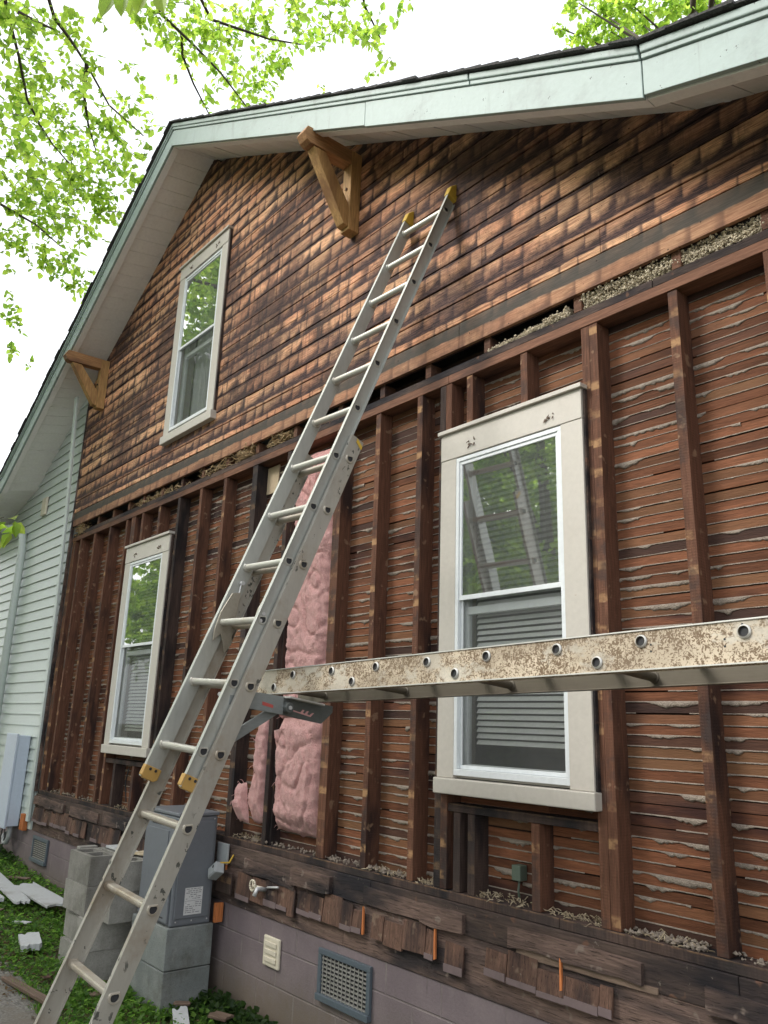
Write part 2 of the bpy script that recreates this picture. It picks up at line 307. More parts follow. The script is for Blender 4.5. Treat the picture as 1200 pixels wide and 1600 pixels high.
def m_glass(name, refl, tint, dust=0.0):
    a = NT(name); g = a.n('ShaderNodeBsdfGlossy'); g.inputs['Roughness'].default_value = .015; g.inputs['Color'].default_value = (.95, .97, .96, 1)
    t = a.n('ShaderNodeBsdfTransparent'); t.inputs[0].default_value = (*tint, 1)
    f = a.n('ShaderNodeFresnel'); f.inputs[0].default_value = 1.5
    h = a.bump(a.noise(1.8, None, 2), .025, .05); g2 = g.inputs['Normal']; a.set(g2, h)
    m = a.n('ShaderNodeMixShader'); a.set(m.inputs[0], a.math('MULTIPLY_ADD', f.outputs[0], 1.4 if refl else .6, refl, clamp=True)); a.t.links.new(t.outputs[0], m.inputs[1]); a.t.links.new(g.outputs[0], m.inputs[2])
    d = a.n('ShaderNodeBsdfDiffuse'); d.inputs[0].default_value = (.42, .43, .42, 1); m2 = a.n('ShaderNodeMixShader'); m2.inputs[0].default_value = dust
    a.t.links.new(m.outputs[0], m2.inputs[1]); a.t.links.new(d.outputs[0], m2.inputs[2]); M[name] = a.done(m2.outputs[0])
m_glass('pane_glass', .42, (.85, .87, .85), .14); m_glass('screen_glass', .0, (.9, .91, .9), .12); m_glass('inner_glass', .0, (.95, .95, .95), .0)
m_paint('blind_white', (0.84, 0.86, 0.84), (0.3, 0.3, 0.3), .2, .5)
m_paint('curtain_cloth', (0.6, 0.62, 0.62), (0.25, 0.25, 0.25), .3, .8)
def m_leaf(name, c1, c2, tr):
    a = NT(name); n = a.rnd; c = a.mix(n, c1, c2)
    d = a.bsdf(c, .45, spec=.4); t = a.n('ShaderNodeBsdfTranslucent'); a.set(t.inputs[0], a.mix(n, tuple(min(1, q * tr) for q in c1), tuple(min(1, q * tr) for q in c2)))
    m = a.n('ShaderNodeMixShader'); m.inputs[0].default_value = .68; a.t.links.new(d, m.inputs[1]); a.t.links.new(t.outputs[0], m.inputs[2])
    M[name] = a.done(m.outputs[0])
m_leaf('tree_leaf', (0.09, 0.165, 0.02), (0.25, 0.33, 0.045), 3.0)
m_leaf('ground_leaf', (0.06, 0.15, 0.025), (0.17, 0.30, 0.05), 1.6)
m_leaf('ivy_leaf', (0.025, 0.06, 0.016), (0.06, 0.11, 0.025), 1.3)
m_leaf('dry_leaf', (0.12, 0.07, 0.035), (0.22, 0.15, 0.08), 1.2)

m_alu('rung_alu_old', (0.50, 0.46, 0.39), (0.30, 0.22, 0.14), 0.9, (2, 30, 30))
m_alu('jack_steel_dark', (0.13, 0.14, 0.135), (0.07, 0.07, 0.065), 0.5, (6, 6, 20))
m_alu('lock_cast', (0.36, 0.33, 0.27), (0.2, 0.17, 0.13), 0.7, (10, 10, 10))
m_simple_noise('straw_dull', (0.22, 0.17, 0.11), (0.42, 0.35, 0.25), 12, bst=.2)
m_simple_noise('straw_pale', (0.40, 0.32, 0.21), (0.58, 0.50, 0.38), 12, bst=.2)
m_paint('pink_slot', (0.62, 0.33, 0.32), (0.4, 0.2, 0.2), .3, .9)
# ---------------------------------------------------------------- mesh helpers
class MB:
    def __init__(s): s.v = []; s.f = []
    def add(s, vs, fs):
        o = len(s.v); s.v += [tuple(q) for q in vs]; s.f += [tuple(o + i for i in f) for f in fs]; return s
    def box(s, x0, x1, y0, y1, z0, z1, mat=None):
        vs = [(x, y, z) for x in (x0, x1) for y in (y0, y1) for z in (z0, z1)]
        if mat is not None: vs = [mat @ Vector(q) for q in vs]
        return s.add(vs, [(0, 1, 3, 2), (4, 6, 7, 5), (0, 4, 5, 1), (2, 3, 7, 6), (0, 2, 6, 4), (1, 5, 7, 3)])
    def prism(s, poly, y0, y1):
        """poly of (x,z) counter-clockwise seen from -y, extruded along y"""
        n = len(poly); vs = [(x, y0, z) for x, z in poly] + [(x, y1, z) for x, z in poly]
        return s.add(vs, [tuple(range(n)), tuple(reversed(range(n, 2 * n)))] + [(i, i + n, (i + 1) % n + n, (i + 1) % n) for i in range(n)])
    def extrude(s, prof, A, U, V, T):
        """closed profile (u,v) list swept from point A along vector T"""
        n = len(prof); vs = [A + U * u + V * v for u, v in prof] + [A + U * u + V * v + T for u, v in prof]
        return s.add(vs, [tuple(reversed(range(n))), tuple(range(n, 2 * n))] + [(i, (i + 1) % n, (i + 1) % n + n, i + n) for i in range(n)])
    def tube(s, pts, rad, seg=8, cap=True):
        pts = [Vector(p) for p in pts]; n = len(pts); rr = rad if isinstance(rad, (list, tuple)) else [rad] * n
        o = len(s.v); prev = None
        for i, p in enumerate(pts):
            d = (pts[min(i + 1, n - 1)] - pts[max(i - 1, 0)]).normalized()
            if prev is None: u = d.orthogonal().normalized()
            else: u = (prev - d * prev.dot(d)); u = u.normalized() if u.length > 1e-5 else d.orthogonal().normalized()
            prev = u; v = d.cross(u)
            for k in range(seg):
                a = 2 * math.pi * k / seg; s.v.append(tuple(p + (u * math.cos(a) + v * math.sin(a)) * rr[i]))
        for i in range(n - 1):
            for k in range(seg):
                a, b = o + i * seg + k, o + i * seg + (k + 1) % seg; s.f.append((a, b, b + seg, a + seg))
        if cap: s.f.append(tuple(o + k for k in reversed(range(seg)))); s.f.append(tuple(o + (n - 1) * seg + k for k in range(seg)))
        return s
    def xf(s, mat): s.v = [tuple(mat @ Vector(q)) for q in s.v]; return s
def link(o, parent=None):
    sc.collection.objects.link(o)
    if parent is not None: o.parent = parent
    return o
def obj(name, mb, mat, parent=None, label=None, cat=None, group=None, kind=None, bevel=0, smooth=False, loc=None):
    """verts are given in world space; they are stored relative to the thing's origin"""
    root = parent
    while root is not None and root.parent is not None: root = root.parent
    off = Vector(loc) if loc is not None else (root.location.copy() if root is not None else Vector((0, 0, 0)))
    me = bpy.data.meshes.new(name)
    me.from_pydata([(q[0] - off[0], q[1] - off[1], q[2] - off[2]) for q in mb.v], [], mb.f); me.update()
    me.materials.append(M[mat] if isinstance(mat, str) else mat)
    if smooth: me.polygons.foreach_set('use_smooth', [True] * len(me.polygons))
    o = bpy.data.objects.new(name, me); link(o, parent)
    if parent is None and loc is not None: o.location = loc
    tag(o, label, cat, group, kind)
    if bevel:
        b = o.modifiers.new('bevel', 'BEVEL'); b.width = bevel; b.segments = 2; b.limit_method = 'ANGLE'; b.angle_limit = math.radians(40)
    return o
def tag(o, label=None, cat=None, group=None, kind=None):
    if label: o['label'] = label
    if cat: o['category'] = cat
    if group: o['group'] = group
    if kind: o['kind'] = kind
    return o
def thing(name, loc, label, cat, group=None, kind=None):
    o = bpy.data.objects.new(name, None); o.empty_display_size = .2; link(o); o.location = loc
    return tag(o, label, cat, group, kind)
R = random.uniform
def nz(x, y, z): return noise.noise(Vector((x, y, z)))

# ================================================================ SETTING: ground
def ground_z(x, y):
    s = 0.055 * max(0.0, min(-5.2 - x, 12)) * (1 if y > -.9 else max(0, 1 - (-.9 - y) * .45))
    return s
g = MB(); xs = [-250, -60, -25] + [-14 + i * .35 for i in range(48)] + [6, 20, 60, 250]; ys = [-250, -60, -20, -8] + [-4 + i * .25 for i in range(24)] + [4, 12, 40, 120, 250]
for y in ys:
    for x in xs: g.v.append((x, y, ground_z(x, y) + (.012 * nz(x * 1.7, y * 1.7, 0) if -14 < x < 3 and -4 < y < 2 else -.01)))
for j in range(len(ys) - 1):
    for i in range(len(xs) - 1): a = j * len(xs) + i; g.f.append((a, a + 1, a + 1 + len(xs), a + len(xs)))
obj('ground', g, 'soil', kind='structure', smooth=True)
# asphalt drive along the house, ragged edge about 0.8 m off the wall
g = MB(); NX = 150; NYs = 16
def drive_edge(x): return -.86 + .07 * nz(x * 1.3, 0, 5) + .035 * nz(x * 6, 0, 9) + (.12 * max(0, x + 5.4) if x > -5.4 else 0) * -1.6
for i in range(NX + 1):
    x = -16 + i * .14; e = drive_edge(x)
    for j in range(NYs + 1):
        y = e - (j / NYs) ** 1.6 * 6; g.v.append((x, y, ground_z(x, y) + .018 + .006 * nz(x * 3, y * 3, 2) - (.02 if j == 0 else 0)))
for i in range(NX):
    for j in range(NYs): a = i * (NYs + 1) + j; g.f.append((a, a + 1, a + NYs + 2, a + NYs + 1))
obj('driveway', g, 'asphalt', kind='structure', smooth=True)

# ================================================================ HOUSE
house = thing('house', (0, 0, 0), 'old gabled house with its siding stripped off to the bare boards, studs and lath', 'house')
RIDGE = (-6.35, 7.17); KR = (-1.42, 4.50); KL = (-10.65, 4.62); ER = (0.9, 3.69); EL = (-12.8, 4.15)
GP = [EL, KL, RIDGE, KR, ER]
def gz(x):
    for (a, b), (c, d) in zip(GP, GP[1:]):
        if a <= x <= c: return b + (d - b) * (x - a) / (c - a)
    return 0
def gx(z, side):
    if side < 0:
        seq = [EL, KL, RIDGE]
        if z <= EL[1]: return EL[0]
    else:
        seq = [ER, KR, RIDGE]
        if z <= ER[1]: return ER[0]
    for (a, b), (c, d) in zip(seq, seq[1:]):
        if b <= z <= d: return a + (c - a) * (z - b) / (d - b)
    return RIDGE[0]
# windows: outer casing x0 x1 z0 z1, storm frame x0 x1 z0 z1, meeting rail z
WIN = {'big': ((-3.02, -2.08, 1.52, 3.33), (-2.905, -2.205, 1.535, 3.175), 2.40),
       'left': ((-7.36, -6.42, 1.52, 3.33), (-7.245, -6.545, 1.535, 3.175), 2.38),
       'upper': ((-6.77, -5.81, 4.27, 6.09), (-6.66, -5.92, 4.345, 5.94), 5.17)}
def hit(x0, x1, z0, z1, pad=0.02):
    for c, s, m in WIN.values():
        if x1 > c[0] + pad and x0 < c[1] - pad and z1 > c[2] + pad and z0 < c[3] - pad: return True
    return False
# ---- ghosted board sheathing on the gable
def gable_piece(b, x0, x1, z0, z1, ya, yb):
    """board piece clipped under the gable line"""
    for wx0, wx1, wz0, wz1 in [tuple(WIN['upper'][0])]:
        if z1 > wz0 + .03 and z0 < wz1 - .03 and x1 > wx0 + .06 and x0 < wx1 - .06:
            if x0 < wx0 + .0: gable_piece(b, x0, wx0 + .05, z0, z1, ya, yb)
            if x1 > wx1 - .0: gable_piece(b, wx1 - .05, x1, z0, z1, ya, yb)
            return
    L0, L1, R0, R1 = (max(x0, gx(z0, -1)), max(x0, gx(z1, -1)), min(x1, gx(z0, 1)), min(x1, gx(z1, 1)))
    if R0 - L0 < .02: return
    if R1 - L1 < .01: b.prism([(L0, z0), (R0, z0), ((L1 + R1) / 2, min(z1, gz((L0 + R0) / 2)))], ya, yb)
    else: b.prism([(L0, z0), (R0, z0), (R1, z1), (L1, z1)], ya, yb)
b = MB(); z = 4.0; i = 0
bands = [(3.838, 3.997)]
while z < 7.2: bands.append((z, z + .1395)); z += .1430
for (z0, z1) in bands:
    x = -9.055 + 0.0
    cuts = [x]
    while x < .9: x += R(1.6, 4.2); cuts.append(x)
    if z0 < 3.9: cuts = [-9.055, -6.66, -2.9, .9]
    for a_, c_ in zip(cuts, cuts[1:]):
        dy = R(0, .0035); gable_piece(b, a_ + .0015, min(c_, .9) - .0015, z0 + R(0, .001), z1 - R(.004, .010), -.022 - dy, -.001)
obj('sheathing', b, 'ghosted_sheathing', house)
# dark backing wall behind the boards and behind the lath
b = MB()
def holed(b, X0, X1, Z0, Z1, ya, yb, holes):
    xs = sorted({X0, X1} | {h[0] for h in holes} | {h[1] for h in holes})
    for xa, xb in zip(xs, xs[1:]):
        zs = [(h[2], h[3]) for h in holes if h[0] <= xa and h[1] >= xb]; zc = Z0
        for h0, h1 in sorted(zs):
            b.box(xa, xb, ya, yb, zc, h0); zc = h1
        b.box(xa, xb, ya, yb, zc, Z1)
hb = [(-2.93, -2.18, 1.52, 3.2), (-7.27, -6.52, 1.52, 3.2)]
holed(b, -9.0, .9, .97, 3.84, .112, .13, hb)
obj('inner_wall', b, 'void_wall', house)
b = MB()
b.prism([(-9.0, 3.842), (.85, 3.842), (.85, 3.70), (KR[0], 4.42), (-5.75, 6.75), (-5.87, 4.32), (-6.7, 4.32), (-6.7, 6.7), (RIDGE[0], 6.98), (-9.0, 5.4)][0:3] + [(KR[0], 4.42), (-5.87, 6.82), (-5.87, 4.32), (-6.7, 4.32), (-6.7, 6.88), (-9.0, 5.45)], .004, .02)
obj('inner_wall', b, 'void_wall', house)
# room volume behind the front wall, roof-height, so nothing is see-through
b = MB()
b.box(-12.7, -9.0, .05, .1, .6, 4.1); b.box(-12.7, -12.6, .1, 8, 0, 4.1); b.box(.8, .9, .13, 8, 0, 3.6); b.box(-12.7, .9, 8, 8.1, 0, 4.1)
obj('side_walls', b, 'white_vinyl', house)
b = MB(); b.box(-12.6, .8, 1.2, 1.25, 1.0, 3.5); b.prism([(-10.5, 3.56), (-2, 3.56), (-2, 4.5), (-6.35, 6.85), (-10.5, 4.45)], 1.2, 1.25); b.box(-12.6, .8, .14, 1.2, 3.5, 3.55); b.box(-12.6, .8, .14, 1.2, .95, 1.0)
obj('interior_partition', b, 'room', house)
# ---- lath with plaster keys squeezed through
STUDS = [-9.04, -8.80, -8.40, -7.97, -7.55, -6.40, -5.99, -5.58, -5.13, -4.65, -4.06, -3.65, -3.26, -1.63, -1.205, -.80, -.39, .02, .43, .84]
LZ0, LP = 1.0, .0445
joints = STUDS + [-2.08, -2.44, -2.84, -3.05, -7.38]
lath = MB(); key = MB()
nl = int((3.70 - LZ0) / LP)
for k in range(nl):
    z0 = LZ0 + k * LP + R(-.0012, .0012); z1 = z0 + .0385 + R(-.001, .001)
    js = sorted(joints); x = -9.0; phase = (k // 7) % 3
    cuts = [-9.0] + [j + .02 for n_, j in enumerate(js) if n_ % 3 == phase and j > -8.8] + [.9]
    for a_, c_ in zip(cuts, cuts[1:]):
        segs = [(a_, c_)]
        for (hx0, hx1, hz0, hz1) in hb:
            if z1 > hz0 and z0 < hz1:
                ns = []
                for s0, s1 in segs:
                    if s1 <= hx0 or s0 >= hx1: ns.append((s0, s1))
                    else:
                        if s0 < hx0: ns.append((s0, hx0))
                        if s1 > hx1: ns.append((hx1, s1))
                segs = ns
        for s0, s1 in segs:
            if s1 - s0 < .03: continue
            t0, t1 = R(-.002, .002), R(-.002, .002); y = .1005 - R(0, .0015)
            lath.add([(s0 + .001, y, z0 + t0), (s1 - .001, y, z0 + t1), (s1 - .001, y, z1 + t1), (s0 + .001, y, z1 + t0),
                      (s0 + .001, .1085, z0 + t0), (s1 - .001, .1085, z0 + t1), (s1 - .001, .1085, z1 + t1), (s0 + .001, .1085, z1 + t0)],
                     [(0, 1, 2, 3), (4, 7, 6, 5), (0, 4, 5, 1), (3, 2, 6, 7), (0, 3, 7, 4), (1, 5, 6, 2)])
    # plaster line hanging from the gap under this lath
    zg = z0 - .0015; x = -8.98; step = .011; strip = []
    rowamp = .30 + 1.5 * abs(nz(k * 3.7, 1.3, 0))
    def flush(st):
        if len(st) < 3: return
        o = len(key.v)
        for (x_, d_, th) in st:
            key.v += [(x_, .1005, zg + .0035), (x_, .1000 - th * .6, zg + .0015), (x_, .0995 - th, zg - d_ * .45), (x_, .0995 - th * .75, zg - d_ * .85), (x_, .1004, zg - d_)]
        for q in range(len(st) - 1):
            for r in range(4): a = o + q * 5 + r; key.f.append((a, a + 1, a + 6, a + 5))
    while x < .88:
        skip = any(z0 < h[3] + .03 and z0 > h[2] - .03 and h[0] - .02 < x < h[1] + .02 for h in hb)
        n1 = nz(x * 5.5, k * 7.13, 0); n2 = nz(x * 21, k * 3.3, 4); n3 = nz(x * 1.4, k * 2.2, 8)
        n4 = abs(nz(x * 34, k * 1.9, 14)); n5 = abs(nz(x * 80, k * 2.9, 3))
        lump = max(0, nz(x * 7.5, k * 7.13, 0) * .8 + n3 * .9 - .12)
        d = .0016 + min(lump, .5) * .036 * rowamp + (n4 * .020 + n5 * .010) * min(1, .15 + lump * 5)
        d = max(.0014, min(d, .026 + .010 * n4))
        if skip or nz(x * 2.1, k * 5.5, 20) < -.38: flush(strip); strip = []
        else: strip.append((x, d, .002 + d * .22 + max(0, n2) * .003))
        x += step
    flush(strip)
obj('lath', lath, 'lath_wood', house)
obj('plaster', key, 'plaster_keys', house, smooth=True)
# ---- studs (each its own part), double ones at the openings, cripples above and below
def stud(x0, z0=1.005, z1=3.655, wd=.045, y0=0., y1=.0995, mat='stud_wood', lean=0.0, name='stud', label=None):
    b = MB(); n = 9
    for i in range(n + 1):
        t = i / n; z = z0 + (z1 - z0) * t; dx = lean * (1 - t) + .003 * nz(x0 * 9, z * .8, 3); dy = .003 * nz(x0 * 9, z * .8, 8)
        b.v += [(x0 + dx, y0 + dy, z), (x0 + wd + dx, y0 + dy + .001 * nz(x0, z * 9, 0), z), (x0 + wd + dx, y1, z), (x0 + dx, y1, z)]
    for i in range(n):
        for k in range(4): a = i * 4 + k; c = i * 4 + (k + 1) % 4; b.f.append((a, c, c + 4, a + 4))
    b.f += [(3, 2, 1, 0), (n * 4, n * 4 + 1, n * 4 + 2, n * 4 + 3)]
    return obj(name, b, mat, house, label=label, bevel=.0015)
for x in STUDS[1:]:
    lean = .02 if x > -1.7 and x < -1.5 else R(-.008, .008)
    dk = x in (-4.65, -5.13, -6.40)
    stud(x, mat='charred_stud' if dk else 'stud_wood', wd=.07 if x == -5.13 else (.075 if x == -4.06 else .045), lean=lean, y0=R(-.004, .004))
stud(-9.045, z0=1.0, wd=.10)
stud(-4.62, z0=1.0, wd=.03, y0=.03, mat='charred_stud')
for x, z0, z1, m_ in ((-2.092, 1.005, 3.655, 'stud_wood'), (-2.046, 1.005, 3.655, 'stud_wood'), (-3.066, 1.005, 3.655, 'charred_stud'), (-3.020, 1.005, 3.655, 'stud_wood'),
                      (-2.86, 3.36, 3.655, 'stud_wood'), (-2.475, 3.36, 3.655, 'stud_wood'), (-2.93, 1.005, 1.36, 'charred_stud'), (-2.835, 1.005, 1.36, 'charred_stud'), (-2.445, 1.005, 1.36, 'stud_wood'),
                      (-7.405, 1.005, 3.655, 'stud_wood'), (-7.36, 3.36, 3.655, 'stud_wood'), (-7.17, 3.36, 3.655, 'stud_wood'), (-6.80, 3.36, 3.655, 'stud_wood'),
                      (-7.16, 1.005, 1.36, 'charred_stud'), (-6.76, 1.005, 1.36, 'stud_wood')):
    stud(x, z0, z1, mat=m_)
for x in [-8.78, -8.36, -7.94, -7.55, -7.2, -6.79, -6.39, -6.0, -5.58, -5.12, -4.6, -4.06, -3.62, -3.2, -2.73, -2.13, -1.60, -1.2, -.8]:
    stud(x, 3.755, 3.838, wd=.045, y0=.002, y1=.09, name='joist_end', mat='plate_wood')
b = MB()
for (a_, c_) in ((-9.05, -5.6), (-5.597, -3.0), (-2.997, .9)): b.box(a_, c_, -.004, .099, 3.658, 3.708)
obj('top_plate', b, 'plate_wood', house, bevel=.002)
b = MB()
for (a_, c_) in ((-9.05, -7.1), (-7.097, -4.3), (-4.297, -1.7), (-1.697, .9)): b.box(a_, c_, 0, .099, 3.7105, 3.752)
obj('top_plate', b, 'old_beam', house, bevel=.003)
b = MB(); b.box(-9.05, .9, .092, .11, 3.753, 3.84); obj('inner_wall', b, 'void_wall', house)
# headers / sills of the rough openings
for (x0, x1) in ((-3.02, -2.095), (-7.36, -6.403)):
    b = MB(); b.box(x0, x1, .006, .096, 1.362, 1.40); obj('rough_sill', b, 'charred_stud', house, bevel=.002)
    b = MB(); b.box(x0, x1, .006, .096, 3.34, 3.358); obj('header', b, 'charred_stud', house, bevel=.002)
# sole plate and rim
b = MB(); b.box(-9.05, -4.9, -.004, .1, .962, 1.003); b.box(-4.897, -2.3, -.004, .1, .962, 1.003); b.box(-2.297, .9, -.004, .1, .962, 1.003)
obj('sole_plate', b, 'charred_stud', house, bevel=.003)
b = MB(); xx = -9.05
while xx < .9:
    nx = min(.9, xx + R(1.4, 2.6)); b.box(xx + .001, nx - .001, -.012 - R(0, .004), .05, .835 + R(-.003, .003), .960); xx = nx
obj('rim_board', b, 'old_beam', house, bevel=.004)
b = MB(); xx = -9.05
while xx < .9:
    nx = min(.9, xx + R(1.2, 2.8)); b.box(xx + .001, nx - .001, -.007 - R(0, .003), .05, .60, .831); xx = nx
obj('water_table', b, 'old_strip', house, bevel=.003)
# torn strips and the last shingles
def strip(x0, x1, zt0, zt1, h, y=-.03, mat='old_strip', tail=0, label=None):
    b = MB(); n = max(3, int((x1 - x0) / .09)); jag = [R(-.008, .006) for _ in range(n + 1)]; jt = [R(-.005, .004) for _ in range(n + 1)]
    for i in range(n + 1):
        t = i / n; x = x0 + (x1 - x0) * t; zt = zt0 + (zt1 - zt0) * t + jt[i]; zb = zt - h * (1 - tail * t) + jag[i]
        b.v += [(x, y + .002 * jag[i], zb), (x, y + .003, zt), (x, -.0125, zt + .002), (x, -.0125, zb)]
    for i in range(n):
        for k in range(4): a = i * 4 + k; c = i * 4 + (k + 1) % 4; b.f.append((a, a + 4, c + 4, c))
    b.f += [(0, 1, 2, 3), (n * 4 + 3, n * 4 + 2, n * 4 + 1, n * 4)]
    obj('siding_strip', b, mat, house, label=label)
strip(-4.80, -4.22, .905, .875, .075); strip(-4.25, -3.86, .925, .925, .085, -.042, label='siding strip with pale torn top edge')
strip(-3.57, -3.05, .93, .918, .075); strip(-3.12, -2.83, .922, .918, .085, -.04)
strip(-2.56, -1.90, .925, .925, .07, -.034, 'old_strip'); strip(-2.52, -1.84, .862, .845, .04, -.022, 'plank_debris', .6, 'brown splintered sliver of siding')
strip(-9.03, -8.15, .945, .93, .08, -.04); strip(-8.0, -7.3, .93, .93, .08, -.03); strip(-7.15, -6.55, .93, .92, .07, -.035); strip(-6.3, -5.7, .925, .93, .09, -.03)
strip(-1.65, -.7, .90, .89, .08, -.03)
def shingles(x0, x1, zt, zb, y=-.026):
    x = x0
    while x < x1 - .04:
        wd = R(.085, .17); x2 = min(x + wd, x1); t = zt + R(-.035, .012); bt = zb + R(-.012, .014); yy = y - R(0, .008)
        b = MB(); dx = R(-.003, .003)
        b.add([(x + .0015, yy - .006, bt), (x2 - .0015, yy - .006, bt + R(-.004, .004)), (x2 - .0015 + dx, yy + .006, t), (x + .0015 + dx, yy + .006, t + R(-.01, .01)),
               (x + .0015, yy + .006, bt), (x2 - .0015, yy + .006, bt), (x2 - .0015 + dx, yy + .011, t), (x + .0015 + dx, yy + .011, t)],
              [(0, 1, 2, 3), (4, 7, 6, 5), (0, 4, 5, 1), (3, 2, 6, 7), (0, 3, 7, 4), (1, 5, 6, 2)])
        tl = R(-.035, .035); mt = Matrix.Translation((x, 0, zt)) @ Matrix.Rotation(tl, 4, 'Y') @ Matrix.Translation((-x, 0, -zt)); b.xf(mt)
        obj('shingle', b, 'old_shingle', house)
        if R(0, 1) < .25: x = x2; continue
        b = MB(); b.box(x + .002, x2 - .001, yy - .010, yy - .0065, bt - .004, bt + .022 + R(-.008, .010)); b.xf(mt); obj('shingle', b, 'shingle_painted', house)
        x = x2
m_paint('shingle_painted', (0.16, 0.118, 0.118), (0.06, 0.045, 0.04), .9, .8, (0.3, 0.26, 0.25), .5)
shingles(-4.86, -4.20, .815, .672); shingles(-4.17, -3.57, .835, .70); shingles(-3.49, -3.02, .825, .695); shingles(-2.95, -2.82, .80, .672)
shingles(-2.69, -2.03, .83, .70); shingles(-9.02, -7.55, .85, .70); shingles(-7.4, -6.6, .84, .70); shingles(-6.45, -5.75, .84, .69); shingles(-5.1, -4.95, .8, .7)
for x, z0, z1 in ((-3.565, .695, .82), (-3.02, .695, .83), (-2.28, .74, .85), (-5.02, .80, .90)):
    b = MB(); b.prism([(x, z0), (x + .012, z0 + .004), (x + .010, z1), (x + .002, z1 + .012)], -.036, -.026); obj('split_wood', b, 'fresh_split', house, label='fresh orange split of broken shingle')
# ---- foundation
b = MB(); b.box(-12.75, .9, 0.0, .2, -.1, .597); obj('foundation', b, 'painted_block', house)
# crawl vents
def crawl_vent(x0, x1, z0, z1, cross):
    f = MB(); w_ = .03; y0, y1 = -.022, -.002
    f.box(x0, x1, y0, y1, z1 - w_, z1); f.box(x0, x1, y0 - .012, y1, z0, z0 + w_ * 1.1); f.box(x0, x0 + w_, y0, y1, z0 + w_ * 1.1, z1 - w_); f.box(x1 - w_, x1, y0, y1, z0 + w_ * 1.1, z1 - w_)
    r = obj('crawl_vent', f, 'vent_steel', house, bevel=.003)
    l = MB(); l.box(x0 + w_, x1 - w_, -.0015, -.0005, z0 + w_, z1 - w_); obj('vent_back', l, 'rubber_and_shade_black', r)
    l = MB(); n = 9; 
    for i in range(n): zz = z0 + w_ + .006 + (z1 - z0 - 2 * w_ - .006) * i / n; l.box(x0 + w_, x1 - w_, -.014, -.004, zz, zz + .007)
    if cross:
        for i in range(11): xx = x0 + w_ + .012 + (x1 - x0 - 2 * w_) * i / 11.4; l.box(xx, xx + .005, -.018, -.0145, z0 + w_, z1 - w_)
    obj('louver', l, 'vent_louver', r)
crawl_vent(-3.955, -3.50, .30, .555, True); crawl_vent(-8.95, -8.50, .33, .565, False)
f = MB(); f.box(-4.525, -4.35, -.018, -.001, .345, .51)
r = obj('vent_cover', f, 'cream_plastic', house, bevel=.008, label='small cream plastic wall vent')
f = MB()
for i in range(3): f.box(-4.50, -4.375, -.026, -.0185, .372 + i * .042, .40 + i * .042)
obj('flap', f, 'cream_plastic', r, bevel=.004)
# hose bib
f = MB(); f.tube([(-4.52, -.03, .76), (-4.52, -.09, .77), (-4.52, -.11, .73)], .014, 8); f.tube([(-4.50, -.03, .775), (-4.35, -.05, .80)], .007, 6)
r = obj('hose_bib', f, 'chrome_part', house, smooth=True)
f = MB()
for k in range(14):
    a = 2 * math.pi * k / 14; b_ = 2 * math.pi * (k + 1) / 14; f.tube([(-4.60 + .03 * math.cos(a), -.075, .775 + .03 * math.sin(a)), (-4.60 + .03 * math.cos(b_), -.075, .775 + .03 * math.sin(b_))], .007, 6)
f.tube([(-4.60, -.075, .745), (-4.60, -.075, .805)], .005, 6); f.tube([(-4.6, -.075, .775), (-4.52, -.05, .77)], .008, 6)
obj('valve_handle', f, 'cream_plastic', r, smooth=True)
# torn flashing by the cabinet
f = MB(); f.box(-5.12, -4.98, -.05, -.036, .84, .965); obj('flashing', f, 'pvc_grey', house, bevel=.003)
f = MB(); f.box(-5.12, -4.9, -.055, -.035, .66, .80); obj('rotten_board', f, 'charred_stud', house, bevel=.01)
# ---- corner trim pieces on the left edge of the stripped wall
b = MB()
for zz in range(16):
    z0 = .98 + zz * .29; z1 = z0 + .29
    if z0 < 5.4: b.box(-9.10 - .008 * nz(zz, 0, 0), -9.06, -.03 - .006 * nz(zz, 4, 0), 0, z0, min(z1 - .001, 5.45))
obj('corner_board', b, 'old_strip', house, bevel=.004)
# ---- vinyl siding (courses bevelled, clipped to the gable)
b = MB(); z = .68
while z < 5.6:
    z1 = z + .12
    L0, L1 = max(-12.75, gx(z, -1)), max(-12.75, gx(z1, -1)); RR = -9.115
    if L1 < RR:
        b.add([(L0, -.034, z), (RR, -.034, z), (RR, -.018, z1), (L1, -.018, z1), (L0, -.012, z), (RR, -.012, z), (RR, -.012, z1), (L1, -.012, z1)],
              [(0, 1, 2, 3), (4, 7, 6, 5), (0, 4, 5, 1), (3, 2, 6, 7), (0, 3, 7, 4), (1, 5, 6, 2)])
    z = z1
obj('vinyl_siding', b, 'white_vinyl', house)
b = MB(); b.box(-12.75, -9.1, -.011, .04, .6, 4.0); b.prism([(-12.7, 4.0), (-9.1, 4.0), (-9.1, 5.4), (-10.65, 4.55), (-12.7, 4.1)], -.011, .04); obj('wall_board', b, 'white_vinyl', house)
# loose white J-channel, nailed at the foot and leaning away from the wall at its head
b = MB(); A = [(-9.16, -.055, .68), (-9.17, -.06, 2.6), (-9.20, -.09, 4.0), (-9.08, -.20, 5.38)]
for i in range(3):
    p, q = Vector(A[i]), Vector(A[i + 1])
o = len(b.v)
for p in A: b.v += [(p[0], p[1], p[2]), (p[0] + .075, p[1], p[2]), (p[0] + .075, p[1] + .025, p[2]), (p[0], p[1] + .025, p[2])]
for i in range(3):
    for k in range(4): a = o + i * 4 + k; c = o + i * 4 + (k + 1) % 4; b.f.append((a, c, c + 4, a + 4))
b.f += [(0, 3, 2, 1), (12, 13, 14, 15)]
obj('channel_trim', b, 'white_vinyl', house, bevel=.004)
# small vent plate high on the siding
b = MB(); b.box(-10.24, -10.07, -.06, -.03, 4.17, 4.40); r = obj('wall_plate', b, 'cream_plastic', house, bevel=.01)
